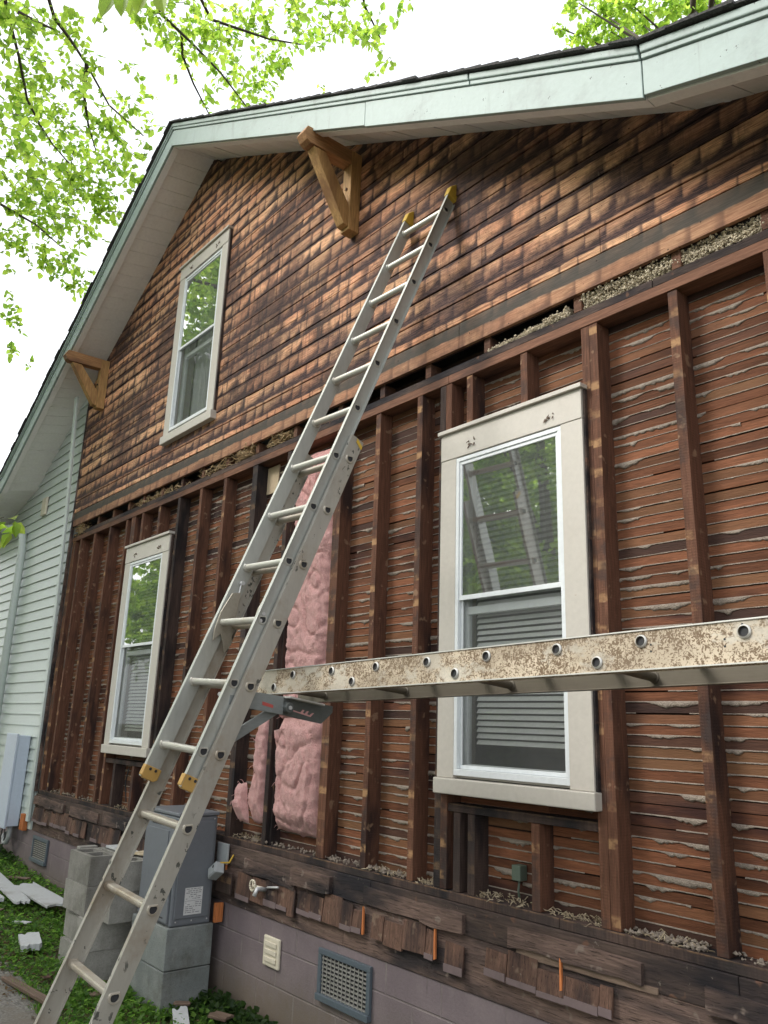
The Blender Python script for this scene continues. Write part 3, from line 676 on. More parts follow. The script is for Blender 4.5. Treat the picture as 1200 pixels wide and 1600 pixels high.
# ---- roof: soffit, fascia, crown, shingles
SOFW = [EL, KL, RIDGE, KR, ER]; FB = [(-12.9, 4.05), (-10.7, 4.50), (-6.38, 7.10), (-1.42, 4.28), (1.0, 3.43)]; EY = -.46
def along(line, n_per):
    out = []
    for (a, b_), (c, d) in zip(line, line[1:]):
        for i in range(n_per): out.append((a + (c - a) * i / n_per, b_ + (d - b_) * i / n_per))
    return out + [line[-1]]
# soffit planks run out from the wall; each a thin board with a groove between
b = MB()
for s in range(4):
    (a0, z0), (a1, z1) = SOFW[s], SOFW[s + 1]; (c0, w0), (c1, w1) = FB[s], FB[s + 1]
    Ln = math.hypot(a1 - a0, z1 - z0); wd = .14 if s != 1 else .15; n = max(1, round(Ln / wd))
    for i in range(n):
        t0, t1 = i / n + .0025 / wd / n * 1.0, (i + 1) / n - .0025 / wd / n; dz = R(-.002, .002)
        if i % 5 == 4 and s in (2, 3): t1 -= .006 / wd / n
        P = lambda t, y: ((a0 + (a1 - a0) * t, .03, z0 + (z1 - z0) * t + dz) if y else (c0 + (c1 - c0) * t, EY + .02, w0 + (w1 - w0) * t + .012 + dz))
        v = [P(t0, 0), P(t1, 0), P(t1, 1), P(t0, 1)]
        b.add(v + [(q[0], q[1], q[2] + .018) for q in v], [(0, 3, 2, 1), (4, 5, 6, 7), (0, 1, 5, 4), (1, 2, 6, 5), (2, 3, 7, 6), (3, 0, 4, 7)])
obj('soffit', b, 'white_soffit', house)
b = MB()
v0 = [(x, .05, z + .09) for x, z in SOFW] + [(x, EY + .02, z + .10) for x, z in FB]
b.add(v0, [(i, i + 1, i + 6, i + 5) for i in range(4)]); obj('roof_deck', b, 'void_wall', house)
def ribbon(name, line, dz0, dz1, y0, y1, mat, bev=.003, splits=()):
    """board following the rake: the bottom edge line moved by dz0..dz1"""
    b = MB(); o = 0
    for x, z in line: b.v += [(x, y0, z + dz0), (x, y1, z + dz0), (x, y1, z + dz1), (x, y0, z + dz1)]
    for i in range(len(line) - 1):
        for k in range(4): a = i * 4 + k; c = i * 4 + (k + 1) % 4; b.f.append((a, a + 4, c + 4, c))
    n = len(line) * 4; b.f += [(0, 1, 2, 3), (n - 1, n - 2, n - 3, n - 4)]
    return obj(name, b, mat, house, bevel=bev)
def sub(line, x0, x1):
    out = []
    def zz(x):
        for (a, b_), (c, d) in zip(line, line[1:]):
            if a <= x <= c: return b_ + (d - b_) * (x - a) / (c - a)
        return line[-1][1]
    out.append((x0, zz(x0)))
    for p in line:
        if x0 < p[0] < x1: out.append(p)
    out.append((x1, zz(x1))); return out
for (a, c, dz, dy) in ((-12.9, -6.381, 0, 0), (-6.379, -3.31, 0, 0), (-3.305, -1.422, -.010, -.002), (-1.418, 1.0, 0.004, -.001)):
    ribbon('fascia', sub(FB, a, c), dz, .175, EY + dy, EY + .022, 'mint_fascia', .003)
for (a, c) in ((-12.95, -6.382), (-6.378, -2.40), (-2.392, -1.425), (-1.415, 1.0)):
    s_ = sub([(x, z) for x, z in [(-12.95, 4.03)] + FB[1:]], a, c)
    ribbon('crown_moulding', s_, .178, .203, EY - .012, EY + .02, 'mint_fascia', .003); ribbon('crown_moulding', s_, .2035, .245, EY - .022, EY + .02, 'mint_fascia', .006)
for (a, c) in ((-12.9, -6.381), (-6.379, -1.422), (-1.418, 1.0)): ribbon('soffit_trim', sub(FB, a, c), -.004, .018, EY + .0235, EY + .085, 'white_soffit', .002)
# shingled roof with a ragged overhanging edge
b = MB(); TOP = [(-13.0, 4.28), (-10.7, 4.75), (-6.38, 7.352), (-1.42, 4.532), (1.3, 3.6)]
for s in range(4):
    (a0, z0), (a1, z1) = TOP[s], TOP[s + 1]; n = int(math.hypot(a1 - a0, z1 - z0) / .14)
    for i in range(n):
        t0, t1 = i / n, (i + 1) / n; e = EY - .035 - R(0, .018); up = s < 2
        x0_, x1_ = a0 + (a1 - a0) * t0, a0 + (a1 - a0) * t1; Z0, Z1 = z0 + (z1 - z0) * t0, z0 + (z1 - z0) * t1
        la, lb = (.0, .009) if not up else (.009, .0)
        lo0, lo1 = (Z0 - .002, Z1 - .002); h0 = .008 + (.010 if up else 0) + R(0, .003); h1 = .008 + (0 if up else .010) + R(0, .003)
        b.add([(x0_, e, lo0), (x1_, e, lo1), (x1_, 8.3, lo1), (x0_, 8.3, lo0), (x0_, e, lo0 + h0), (x1_, e, lo1 + h1), (x1_, 8.3, lo1 + h1), (x0_, 8.3, lo0 + h0)],
              [(0, 3, 2, 1), (4, 5, 6, 7), (0, 1, 5, 4), (1, 2, 6, 5), (2, 3, 7, 6), (3, 0, 4, 7)])
obj('shingle_roof', b, 'shingle_roof', house)
# ---- windows
def frame(b, x0, x1, z0, z1, wl, wr, wb, wt, y0, y1):
    b.box(x0, x1, y0, y1, z1 - wt, z1); b.box(x0, x1, y0, y1, z0, z0 + wb); b.box(x0, x0 + wl, y0, y1, z0 + wb, z1 - wt); b.box(x1 - wr, x1, y0, y1, z0 + wb, z1 - wt); return b
def quad(b, x0, x1, y, z0, z1): b.add([(x0, y, z0), (x1, y, z0), (x1, y, z1), (x0, y, z1)], [(0, 1, 2, 3)])
def window(kind):
    (cx0, cx1, cz0, cz1), (sx0, sx1, sz0, sz1), mr = WIN[kind]; up = kind == 'upper'
    off = -.022 if up else 0.0
    ya = off - .035
    b = MB(); hh = .15 if not up else .13
    b.box(cx0, cx1, ya, off - .001, cz1 - hh, cz1 - .001)
    r = obj('window', b, 'cream_casing', house, bevel=.003, label={'big': 'large double hung window behind the plank', 'left': 'ground floor window beside the ladder', 'upper': 'upstairs window in the stained gable'}[kind])
    b = MB(); b.box(cx0 - .012, cx1 + .012, ya - .018, off + .02, cz1, cz1 + .022); obj('drip_cap', b, 'cream_casing', r, bevel=.003)
    for (a, c) in ((cx0, sx0), (sx1, cx1)):
        b = MB(); b.box(a, c, ya + .003, off - .001, cz0, cz1 - hh - .0015); obj('casing', b, 'cream_casing', r, bevel=.003)
    b = MB(); b.box(cx0 - .010, cx1 + .012, ya - .014, off + .03, cz0 - .075, cz0 - .001)
    if up: b = MB(); b.box(cx0 - .01, cx1 + .02, ya - .02, off + .03, cz0 - .04, cz0 + .038)
    obj('sill', b, 'cream_casing', r, bevel=.005)
    # side of the casing (rough weathered return) and jamb lining
    b = MB(); b.box(cx1 - .0, cx1 + .012, ya + .012, off + .0, cz0, cz1 - .004); obj('casing_return', b, 'old_beam', r, bevel=.004)
    yj = .11; b = MB()
    frame(b, sx0 - .012, sx1 + .012, sz0 - .012, sz1 + .012, .011, .011, .011, .011, off + .001, yj + .02); obj('jamb_lining', b, 'cream_casing', r)
    # storm frame: outer, upper sash, lower track
    b = MB(); frame(b, sx0, sx1, sz0, sz1, .022, .022, .03, .022, off - .030, off + .006); obj('storm_frame', b, 'storm_alu', r, bevel=.002)
    b = MB(); frame(b, sx0 + .0235, sx1 - .0235, mr - .004, sz1 - .0235, .014, .014, .024, .018, off - .024, off - .010); s1 = obj('sash', b, 'storm_alu', r, bevel=.002)
    b = MB(); quad(b, sx0 + .03, sx1 - .03, off - .017, mr + .01, sz1 - .035); obj('pane', b, 'pane_glass', s1)
    b = MB(); frame(b, sx0 + .0235, sx1 - .0235, sz0 + .031, mr + .018, .012, .012, .018, .016, off - .008, off + .004); s2 = obj('sash', b, 'storm_alu', r, bevel=.002)
    b = MB(); quad(b, sx0 + .03, sx1 - .03, off - .002, sz0 + .04, mr + .01); obj('pane', b, 'screen_glass', s2)
    # the wooden window proper behind the storm
    b = MB(); frame(b, sx0 + .002, sx1 - .002, sz0 + .004, sz1 - .004, .045, .045, .05, .04, .022, .052); b.box(sx0 + .047, sx1 - .047, .018, .050, mr - .075, mr - .035)
    s3 = obj('inner_sash', b, 'storm_alu', r, bevel=.002)
    b = MB(); quad(b, sx0 + .047, sx1 - .047, .036, sz0 + .05, sz1 - .04); obj('pane', b, 'inner_glass', s3)
    b = MB(); z = sz0 + (.16 if kind == 'big' else .12); top = sz1 - .05
    if not up:
        while z < top:
            c, s = .007, .0108
            b.add([(sx0 + .06, .078 - c, z - s), (sx1 - .06, .078 - c, z - s), (sx1 - .06, .078 + c, z + s), (sx0 + .06, .078 + c, z + s)], [(0, 1, 2, 3)]); z += .030
        b.box(sx0 + .055, sx1 - .055, .078, .106, top, top + .03)
        obj('blind', b, 'blind_white', r)
    else:
        n = 60
        for i in range(n + 1): x = sx0 + .02 + (sx1 - sx0 - .04) * i / n; yy = .14 + .014 * math.sin(i * .8) + .01 * nz(i * .3, 0, 0); b.v += [(x, yy, sz0 + .05), (x, yy, sz1 - .02)]
        for i in range(n):
            if i < 24 or i > 34: b.f.append((2 * i, 2 * i + 2, 2 * i + 3, 2 * i + 1))
        obj('curtain', b, 'curtain_cloth', r, smooth=True)
    # torn nail scars on the header
    b = MB()
    for hx in (.25, .8):
        for q in range(9):
            x = cx0 + (cx1 - cx0) * hx + R(-.03, .03); z = cz1 - hh * .62 + R(-.016, .016); b.tube([(x, ya - .001, z), (x + R(-.02, .02), ya - R(.004, .012), z + R(-.015, .015))], [.004, .0015], 5)
    obj('nail_scar', b, 'plank_debris', r, kind='stuff')
    return r
for k in WIN: window(k)
# ---- knee braces
def brace(x, zt, zb, yo, label, lean=0.0):
    wd = .095; hb_ = .115; yb = -.026
    r = MB(); r.prism([(x - wd / 2, zb), (x + wd / 2, zb), (x + wd / 2, zt), (x - wd / 2, zt)], yb - .09, yb - .001)
    post = obj('brace_post', r, 'new_pine_upright', house, label=label, bevel=.004)
    b = MB()   # beam with a bevelled nose, through to the fascia
    za = zt - hb_
    prof = [(yb - .092, zt - .0), (yb - .092, za), (yo + .03, za - .02), (yo, za + .0), (yo - .028, za + .045), (yo, zt - .012), (yo + .03, zt - .01)]
    n = len(prof)
    vs = [(x - wd / 2, y, z) for y, z in prof] + [(x + wd / 2, y, z) for y, z in prof]
    b.add(vs, [tuple(reversed(range(n))), tuple(range(n, 2 * n))] + [(i, (i + 1) % n, (i + 1) % n + n, i + n) for i in range(n)]); obj('brace_beam', b, 'new_pine_deep', house, bevel=.004)
    b = MB()   # diagonal
    prof = [(yo + .06, za - .022), (yo + .165, za - .018), (yb - .092, zb + .19), (yb - .092, zb + .02), (yb - .13, zb + .03)]
    n = len(prof); w2 = wd * .86
    vs = [(x - w2 / 2, y, z) for y, z in prof] + [(x + w2 / 2, y, z) for y, z in prof]
    b.add(vs, [tuple(reversed(range(n))), tuple(range(n, 2 * n))] + [(i, (i + 1) % n, (i + 1) % n + n, i + n) for i in range(n)]); obj('brace_diagonal', b, 'new_pine_upright', house, bevel=.004)
m_wood('new_pine_upright', (0.46, 0.27, 0.11), (0.26, 0.135, 0.06), 'z', 0.4, 0.5, 0.6, None, 0.1)
m_wood('new_pine_deep', (0.38, 0.205, 0.095), (0.17, 0.085, 0.05), 'y', 0.45, 0.5, 0.6, None, 0.1)
brace(-3.94, 5.72, 5.08, -.50, 'new yellow pine knee brace right of the ridge')
brace(-8.59, 5.72, 5.13, -.50, 'new yellow pine knee brace near the left corner')
for bx in (-3.94, -8.59):     # bolt heads through each brace post
    for bz in (5.22, 5.42):
        b = MB(); b.tube([(bx, -.117, bz), (bx, -.124, bz)], .011, 6); obj('bolt', b, 'old_strip', house)
# ---- downspout
b = MB(); b.tube([(-12.4, -.42, 4.30), (-11.9, -.30, 4.22), (-11.05, -.14, 4.14), (-10.76, -.09, 4.02), (-10.70, -.085, 3.8), (-10.68, -.085, .35)], .048, 12); b.v = [tuple(q) for q in b.v]
obj('downspout', b, 'white_vinyl', house, smooth=True)

# ================================================================ EXTENSION LADDER
P0 = Vector((-3.1516, -.0804, 4.7621)); D = Vector((-.0433, -.3893, -1)).normalized()
W_ = Vector((1, .0145, -.0058)); W_ = (W_ - D * W_.dot(D)).normalized(); N_ = W_.cross(D)
if N_.y < 0: N_ = -N_          # N_ points to the wall side
S = .305
lad = thing('extension_ladder', (-3.36, -1.93, 0), 'tall aluminium extension ladder leaning on the stripped wall with yellow top caps', 'ladder')
def rail(side, wv, nof, dep, fl, s0, s1, mat, outward):
    """C section rail: web at side*wv, flanges outward or inward"""
    t = .003; f = fl * (1 if outward else -1) * side; x = side * wv; h = dep / 2
    sg = 1 if f > 0 else -1
    prof = [(x, -h), (x + f, -h), (x + f, -h + t), (x + sg * t, -h + t), (x + sg * t, h - t), (x + f, h - t), (x + f, h), (x, h)]
    b = MB(); b.extrude(prof, P0 + N_ * nof + D * s0, W_, N_, D * (s1 - s0))
    return obj('rail', b, mat, lad, bevel=.0008)
FW, FD = .184, .074; BW, BD, BO = .218, .080, .052 + .010
FBOT, BTOP, BBOT = 3.515, 1.69, 5.14
for s in (-1, 1):
    rail(s, FW, 0, FD, .020, -.12, FBOT, 'ladder_alu', True)
    rail(s, BW, BO, BD, .020, BTOP, BBOT, 'ladder_alu_old', False)
# D shaped hollow rungs, with swaged rings on both faces of each rail
up = (-D); 
def dshape(r, n=18):
    pts = []
    for k in range(n):
        a = 2 * math.pi * k / n; u, v = r * math.cos(a), r * math.sin(a); v = min(v, .62 * r); pts.append((u, v))
    return pts
UP = (Vector((0, 0, 1)) - W_ * W_.z).normalized(); UN = W_.cross(UP)
def rung(C, half, mat):
    b = MB(); r = .0185
    outer, inner = dshape(r), dshape(r * .9); n = len(outer)
    A0, A1 = C - W_ * (half + .009), C + W_ * (half + .009)
    for A in (A0, A1):
        b.v += [tuple(A + UN * u + UP * v) for u, v in outer]; b.v += [tuple(A + UN * u + UP * v) for u, v in inner]
    for k in range(n):
        q = (k + 1) % n
        b.f += [(k, q, q + 2 * n, k + 2 * n), (n + k, n + k + 2 * n, n + q + 2 * n, n + q), (k, n + k, n + q, q), (2 * n + k, 2 * n + q, 3 * n + q, 3 * n + k)]
    # black discs near the tube ends stand in for shade in the hollow
    rg = obj('rung', b, mat, lad, smooth=False)
    for sgn in (-1, 1):
        c = MB(); ro, rm, ri = dshape(r * 1.34), dshape(r * 1.2), dshape(r * .98)
        base = C + W_ * sgn * (half - .004); T0_, T1_ = 0.0, .0078     # ring wraps through the web and stands proud on both faces
        for (ring, off) in ((ri, -.006), (rm, -.006), (ro, -.001), (ro, .0072), (rm, .0105), (ri, .0100)): c.v += [tuple(base + UN * u + UP * v + W_ * sgn * off) for u, v in ring]
        for j in range(5):
            for k in range(n): q = (k + 1) % n; c.f.append((j * n + k, j * n + q, (j + 1) * n + q, (j + 1) * n + k))
        obj('rung_collar', c, mat, rg)
        c = MB(); base = C + W_ * sgn * (half + .0042); o = [tuple(base + UN * u + UP * v) for u, v in dshape(r * .88)]; c.add(o, [tuple(range(n))]); obj('bore_shade', c, 'rubber_and_shade_black', rg)  # flat black disc, the shade inside the hollow rung put in as colour
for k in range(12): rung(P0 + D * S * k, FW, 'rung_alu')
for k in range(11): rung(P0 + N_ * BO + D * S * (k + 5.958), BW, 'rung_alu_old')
# caps, feet, latches
for s in (-1, 1):
    C = P0 + W_ * s * (FW + .008) + D * (-.12)
    b = MB(); h = FD / 2 + .006
    prof = [(-h, .035), (h, .035), (h, -.03), (h * .45, -.075), (-h * .35, -.075), (-h, -.03)]
    A = C - W_ * .021; n = len(prof)
    vs = [tuple(A + N_ * u + D * v) for u, v in prof] + [tuple(A + W_ * .042 + N_ * u + D * v) for u, v in prof]
    b.add(vs, [tuple(reversed(range(n))), tuple(range(n, 2 * n))] + [(i, (i + 1) % n, (i + 1) % n + n, i + n) for i in range(n)])
    obj('end_cap', b, 'yellow_plastic', lad, bevel=.006)
    C = P0 + W_ * s * (FW + .004) + D * (FBOT - .04); b = MB(); h = FD / 2 + .004
    prof = [(-h, -.012), (h, -.012), (h, .034), (h * .6, .045), (-h * .6, .045), (-h, .034)]; A = C - W_ * .016
    vs = [tuple(A + N_ * u + D * v) for u, v in prof] + [tuple(A + W_ * .032 + N_ * u + D * v) for u, v in prof]
    b.add(vs, [tuple(reversed(range(n))), tuple(range(n, 2 * n))] + [(i, (i + 1) % n, (i + 1) % n + n, i + n) for i in range(n)])
    foot = obj('guide_foot', b, 'foot_plastic', lad, bevel=.003)
    b = MB()
    for u in (-.014, .014):
        for e in (-.0175, .0165): b.tube([A + W_ * (.016 + e) + N_ * u, A + W_ * (.016 + e + .0015) + N_ * u], .0065, 10)
    obj('rivet', b, 'rubber_and_shade_black', foot)
    # rubber shoe on the ground
    C = P0 + N_ * BO + W_ * s * BW + D * BBOT; b = MB(); b.box(C.x - .03, C.x + .03, C.y - .055, C.y + .055, ground_z(C.x, C.y) + .02, C.z + .05)
    obj('shoe', b, 'rubber_and_shade_black', lad, bevel=.006)
    # cap on the head of the base section
    b = MB(); C = P0 + N_ * BO + W_ * s * (BW + .0022) + D * BTOP
    h = BD / 2
    vs = [tuple(C + N_ * u + D * v + W_ * e * s) for e in (0, .0012) for u, v in ((-h * .1, .004), (h, .026), (h, .046), (-h * .1, .024))]
    b.add(vs, [(0, 1, 2, 3), (7, 6, 5, 4), (0, 4, 5, 1), (1, 5, 6, 2), (2, 6, 7, 3), (3, 7, 4, 0)]); obj('warning_label', b, 'yellow_plastic', lad)
    # rung lock
    C = P0 + D * (S * 8.95) + W_ * s * (FW - .012)
    b = MB(); prof = [(-.030, -.11), (.0, -.13), (.024, -.03), (.034, .03), (.052, .075), (.040, .12), (.018, .085), (-.004, .06), (-.02, .10), (-.034, .05), (-.040, -.02)]
    n = len(prof); A = C - W_ * .005
    vs = [tuple(A + N_ * (u * 1.35 + .02) + D * v * 1.2) for u, v in prof] + [tuple(A + W_ * .010 + N_ * (u * 1.35 + .02) + D * v * 1.2) for u, v in prof]
    b.add(vs, [tuple(reversed(range(n))), tuple(range(n, 2 * n))] + [(i, (i + 1) % n, (i + 1) % n + n, i + n) for i in range(n)])
    lk = obj('rung_lock', b, 'lock_cast', lad, bevel=.002)
    b = MB(); b.tube([C + D * -.19 + N_ * .005, C + D * -.12 + N_ * .02], .004, 6); b.tube([C + D * -.20 + N_ * .005 - W_ * .008, C + D * -.20 + N_ * .005 + W_ * .012], .011, 8)
    obj('pivot', b, 'chrome_part', lk)
    # two bolts high on the fly rail
    b = MB()
    for v in (2.72, 2.755): A = P0 + D * v + N_ * -.006 + W_ * s * (FW + .003); b.tube([A, A + W_ * s * .004], .0085, 10)
    obj('bolt', b, 'chrome_part', lad)

# ================================================================ STAGE PLANK (ladder-like aluminium stage)
A0 = Vector((-3.111, -.867, 1.969)); U = Vector((math.cos(-.019), math.sin(-.019), .024)).normalized()
V = Vector((0, 1, -.085)); V = (V - U * V.dot(U)).normalized(); Hh = U.cross(V)
if Hh.z < 0: Hh = -Hh
stage = thing('stage_plank', (-3.5, -.86, 1.95), 'weathered mottled aluminium stage plank carried level across the window by the ladder jack', 'scaffold plank')
T0, T1 = -.40, 3.6; PW = .30
def prail(v0, sg, mat):
    t = .0035; top, bot = .034, -.084; f = .022 * sg
    prof = [(v0, bot), (v0 + f, bot), (v0 + f, bot + t), (v0 + sg * t, bot + t), (v0 + sg * t, top - t), (v0 + f, top - t), (v0 + f, top), (v0, top)]
    b = MB(); b.extrude(prof, A0 + U * T0, V, Hh, U * (T1 - T0)); r = obj('side_rail', b, mat, stage, bevel=.0008)
    b = MB()   # raised bead along both edges
    for hh in (top - .004, bot + .001): b.extrude([(v0 - sg * .004, hh), (v0 - sg * .0001, hh), (v0 - sg * .0001, hh + .004), (v0 - sg * .004, hh + .004)], A0 + U * T0, V, Hh, U * (T1 - T0))
    obj('edge_bead', b, 'plank_edge', r)
    return r
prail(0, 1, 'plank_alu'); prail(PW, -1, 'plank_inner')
def prung(t, h):
    C = A0 + U * t + Hh * h; b = MB(); r = .0150; n = 18
    for (c, rad) in ((C - V * .0075, r), (C + V * (PW + .004), r)):
        b.v += [tuple(c + U * rad * math.cos(2 * math.pi * k / n) + Hh * rad * math.sin(2 * math.pi * k / n)) for k in range(n)]
        b.v += [tuple(c + U * rad * .92 * math.cos(2 * math.pi * k / n) + Hh * rad * .92 * math.sin(2 * math.pi * k / n)) for k in range(n)]
    for k in range(n):
        q = (k + 1) % n; b.f += [(k, k + 2 * n, q + 2 * n, q), (n + k, n + q, 3 * n + q, 3 * n + k), (k, q, n + q, n + k), (2 * n + k, 3 * n + k, 3 * n + q, 2 * n + q)]
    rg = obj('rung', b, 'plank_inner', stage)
    for base, dirv in ((C - V * .0022, -1), (C + V * .0045, 1), (C + V * (PW - .0045), -1)):
        c = MB()
        for j in range(3):
            rad = r * (1.28, 1.2, 1.0)[j]; off = (0, .004, .0055)[j] * dirv
            c.v += [tuple(base + V * off + U * rad * math.cos(2 * math.pi * k / n) + Hh * rad * math.sin(2 * math.pi * k / n)) for k in range(n)]
        for j in range(2):
            for k in range(n): q = (k + 1) % n; c.f.append((j * n + k, j * n + q, (j + 1) * n + q, (j + 1) * n + k))
        obj('rung_collar', c, 'plank_edge' if dirv < 0 and base is not None and (base - C).dot(V) < 0 else 'plank_inner', rg, smooth=True)
    c = MB(); base = C - V * .0012; c.add([tuple(base + U * r * .91 * math.cos(2 * math.pi * k / n) + Hh * r * .91 * math.sin(2 * math.pi * k / n)) for k in range(n)], [tuple(range(n))]); obj('bore_shade', c, 'rubber_and_shade_black', rg)  # black disc painting the shaded inside of the tube
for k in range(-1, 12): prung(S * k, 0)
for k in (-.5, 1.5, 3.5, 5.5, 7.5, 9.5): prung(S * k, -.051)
b = MB()
for (t, h) in ((2.08, -.015), (2.08, -.034), (1.86, -.012), (1.86, -.031), (2.13, .02)): c = A0 + U * t + Hh * h; b.tube([c - V * .0008, c - V * .0002], .0032, 8)
obj('screw_hole', b, 'rubber_and_shade_black', stage)

# ================================================================ LADDER JACK
jk = thing('ladder_jack', (-3.0, -1.15, 1.66), 'grey steel ladder jack bracket hooked on the ladder and holding up the plank end', 'ladder jack')
def plate(name, pts, x0, x1, mat, parent=jk, bevel=.0015):
    """plate in the y-z plane"""
    b = MB(); n = len(pts); vs = [(x0, y, z) for y, z in pts] + [(x1, y, z) for y, z in pts]
    b.add(vs, [tuple(range(n)), tuple(reversed(range(n, 2 * n)))] + [(i, i + n, (i + 1) % n + n, (i + 1) % n) for i in range(n)]); return obj(name, b, mat, parent, bevel=bevel)
XJ = -3.09
plate('arm', [(-1.20, 1.892), (-1.20, 1.822), (-.924, 1.788), (-.924, 1.868)], XJ - .012, XJ, 'jack_steel')
plate('extension_arm', [(-.975, 1.872), (-.975, 1.797), (-.699, 1.756), (-.637, 1.808), (-.637, 1.838)], XJ - .028, XJ - .014, 'jack_steel_dark')
plate('rest_plate', [(-.91, 1.8705), (-.91, 1.862), (-.715, 1.836), (-.715, 1.8445)], XJ - .03, XJ + .03, 'plank_edge')
plate('brace', [(-1.225, 1.668), (-1.20, 1.632), (-.93, 1.792), (-.99, 1.808)], XJ - .045, XJ - .030, 'jack_steel')
c = Vector((XJ, -.902, 1.820)); b = MB(); b.tube([c - Vector((.013, 0, 0)), c + Vector((.022, 0, 0))], [.028, .023], 8); kb = obj('knob', b, 'jack_steel_dark', jk, bevel=.002)
b = MB(); b.tube([c + Vector((.0221, 0, 0)), c + Vector((.028, 0, 0))], .009, 6); obj('bolt', b, 'chrome_part', kb)
plate('label', [(-1.035, 1.842), (-1.035, 1.827), (-.978, 1.816), (-.978, 1.829)], XJ + .0002, XJ + .001, 'red_label', bevel=0)
sp_ = [(-.925, 1.818), (-.925, 1.812), (-.845, 1.788), (-.83, 1.806), (-.838, 1.806), (-.85, 1.796), (-.86, 1.800), (-.853, 1.813), (-.861, 1.814), (-.870, 1.802), (-.878, 1.805), (-.872, 1.818), (-.880, 1.819), (-.889, 1.806)]
plate('slot', [((y + .925) * 1.3 - .868, z - .004) for y, z in sp_], XJ - .0138, XJ - .0128, 'pink_slot', bevel=0)
for y_, z_ in ((-1.16, 1.868), (-1.215, 1.655)):
    b = MB(); b.tube([(XJ - .16, y_, z_), (XJ + .008, y_, z_)], .011, 10); obj('hook_bar', b, 'chrome_part', jk)

# ================================================================ FIBREGLASS BATTS
def batt(name, x0, x1, z0, z1, y0, bulge, label, seed, profile=None, nx=60, mat='pink_fibreglass', amp=1.0, cat='insulation', group=None, yb=.09, wisps=40):
    b = MB(); nzc = max(12, int((z1 - z0) / .011)); 
    for j in range(nzc + 1):
        t = j / nzc; z = z0 + (z1 - z0) * t
        xa, xb = (x0, x1) if profile is None else profile(t)
        xa += .014 * nz(seed, z * 7, 1) + .006 * nz(seed, z * 30, 1); xb += .010 * nz(seed + 5, z * 7, 1) + .005 * nz(seed, z * 33, 5)
        for i in range(nx + 1):
            u = i / nx; x = xa + (xb - xa) * u
            e = min(u, 1 - u) * 2; et = min(t, 1 - t) * (z1 - z0) / .12
            rnd = min(1, e * 3.2) ** .5 * min(1, max(0, et)) ** .5
            q = Vector((x * 1.0 + seed, z * .8, 0)); n1 = noise.noise(q * 6); rid = 1 - abs(noise.noise(Vector((x * 5 + z * 3 + seed, z * 4.5 - x * 3, 3)))) * 2
            n2 = noise.noise(Vector((x * 26 + seed, z * 18, 1))); n3 = noise.noise(Vector((x * 70, z * 50 + seed, 2)))
            y = yb - (yb - y0 + bulge) * rnd - amp * (n1 * .009 - max(0, rid) ** 6 * .022 + n2 * .009 + n3 * .006 + abs(noise.noise(Vector((x * 38 + z * 9, z * 14, seed)))) * .012) * rnd
            b.v.append((x + .006 * n2, y, z + .008 * n1 + (.02 * nz(x * 12 + seed, 0, 7) if j in (0, nzc) else 0)))
    for j in range(nzc):
        for i in range(nx): a = j * (nx + 1) + i; b.f.append((a, a + 1, a + nx + 2, a + nx + 1))
    o = obj(name, b, mat, None, label, cat, group, smooth=True, loc=((x0 + x1) / 2, yb, z0))
    rnd = random.Random(int(seed * 10)); wb = MB(); front = b.v
    for _ in range(wisps):
        p = Vector(front[rnd.randrange(len(front))])
        side = rnd.choice((-1, 1)); v = Vector((side * rnd.uniform(.01, .05), -rnd.uniform(.01, .03), rnd.uniform(-.04, .03)))
        wb.tube([p, p + v * .5 + Vector((0, 0, .008)), p + v], [.0022, .0016, .0006], 4)
    if wisps: obj('loose_fibre', wb, mat, o, kind='stuff')
    return o
batt('insulation_batt', -4.57, -4.075, 1.09, 1.83, .01, .035, 'lower pink fibreglass batt, grubby at the bottom, slumped between the studs below the jack', 3.3, group='pink insulation batts',
     profile=lambda t: (-4.60 + .03 * math.sin(t * 5) - (.0 if t < .85 else -.05), -4.085))
batt('insulation_batt', -4.57, -4.075, 1.80, 3.60, .02, .03, 'upper pink fibreglass batt standing behind the ladder, between the studs', 8.1, group='pink insulation batts',
     profile=lambda t: (-4.58 + .02 * math.sin(t * 9), -4.085))
batt('insulation_fold', -4.64, -4.10, 1.775, 1.90, -.01, .055, 'folded over lip of pink fibreglass directly under the jack arm', 15.2, nx=50, wisps=12, profile=lambda t: (-4.66 + .05 * t, -4.10 + .02 * t))
# torn strip hanging from the stud left of the batt
batt('insulation_scrap', -4.78, -4.66, 1.12, 1.80, -.01, .02, 'narrow torn strip of pink fibreglass hanging on the dark stud', 22.7, nx=16, wisps=20,
     profile=lambda t: (-4.80 - .05 * max(0, 1 - abs(t - .25) * 6) + .03 * t, -4.665), amp=.8, yb=.03)
batt('insulation_scrap', -4.93, -4.80, 1.12, 1.36, -.06, .03, 'pink fibreglass tuft curling out left of the torn strip', 31.4, nx=14, wisps=14,
     profile=lambda t: (-4.90 - .05 * t, -4.79 - .06 * t), amp=1.2, yb=-.02)
batt('insulation_scrap', -4.66, -4.60, 3.2, 3.62, -.0, .02, 'pink fibreglass shred by the top plate behind the ladder', 41.2, nx=12, wisps=10, amp=1.0, yb=.05)
# tan board patch high in a stud bay
b = MB(); b.box(-5.055, -4.90, .088, .098, 3.43, 3.64); obj('board_patch', b, 'tan_board', loc=(-5.0, .09, 3.43), label='small tan board patch high in the stud bay left of the ladder', cat='board')
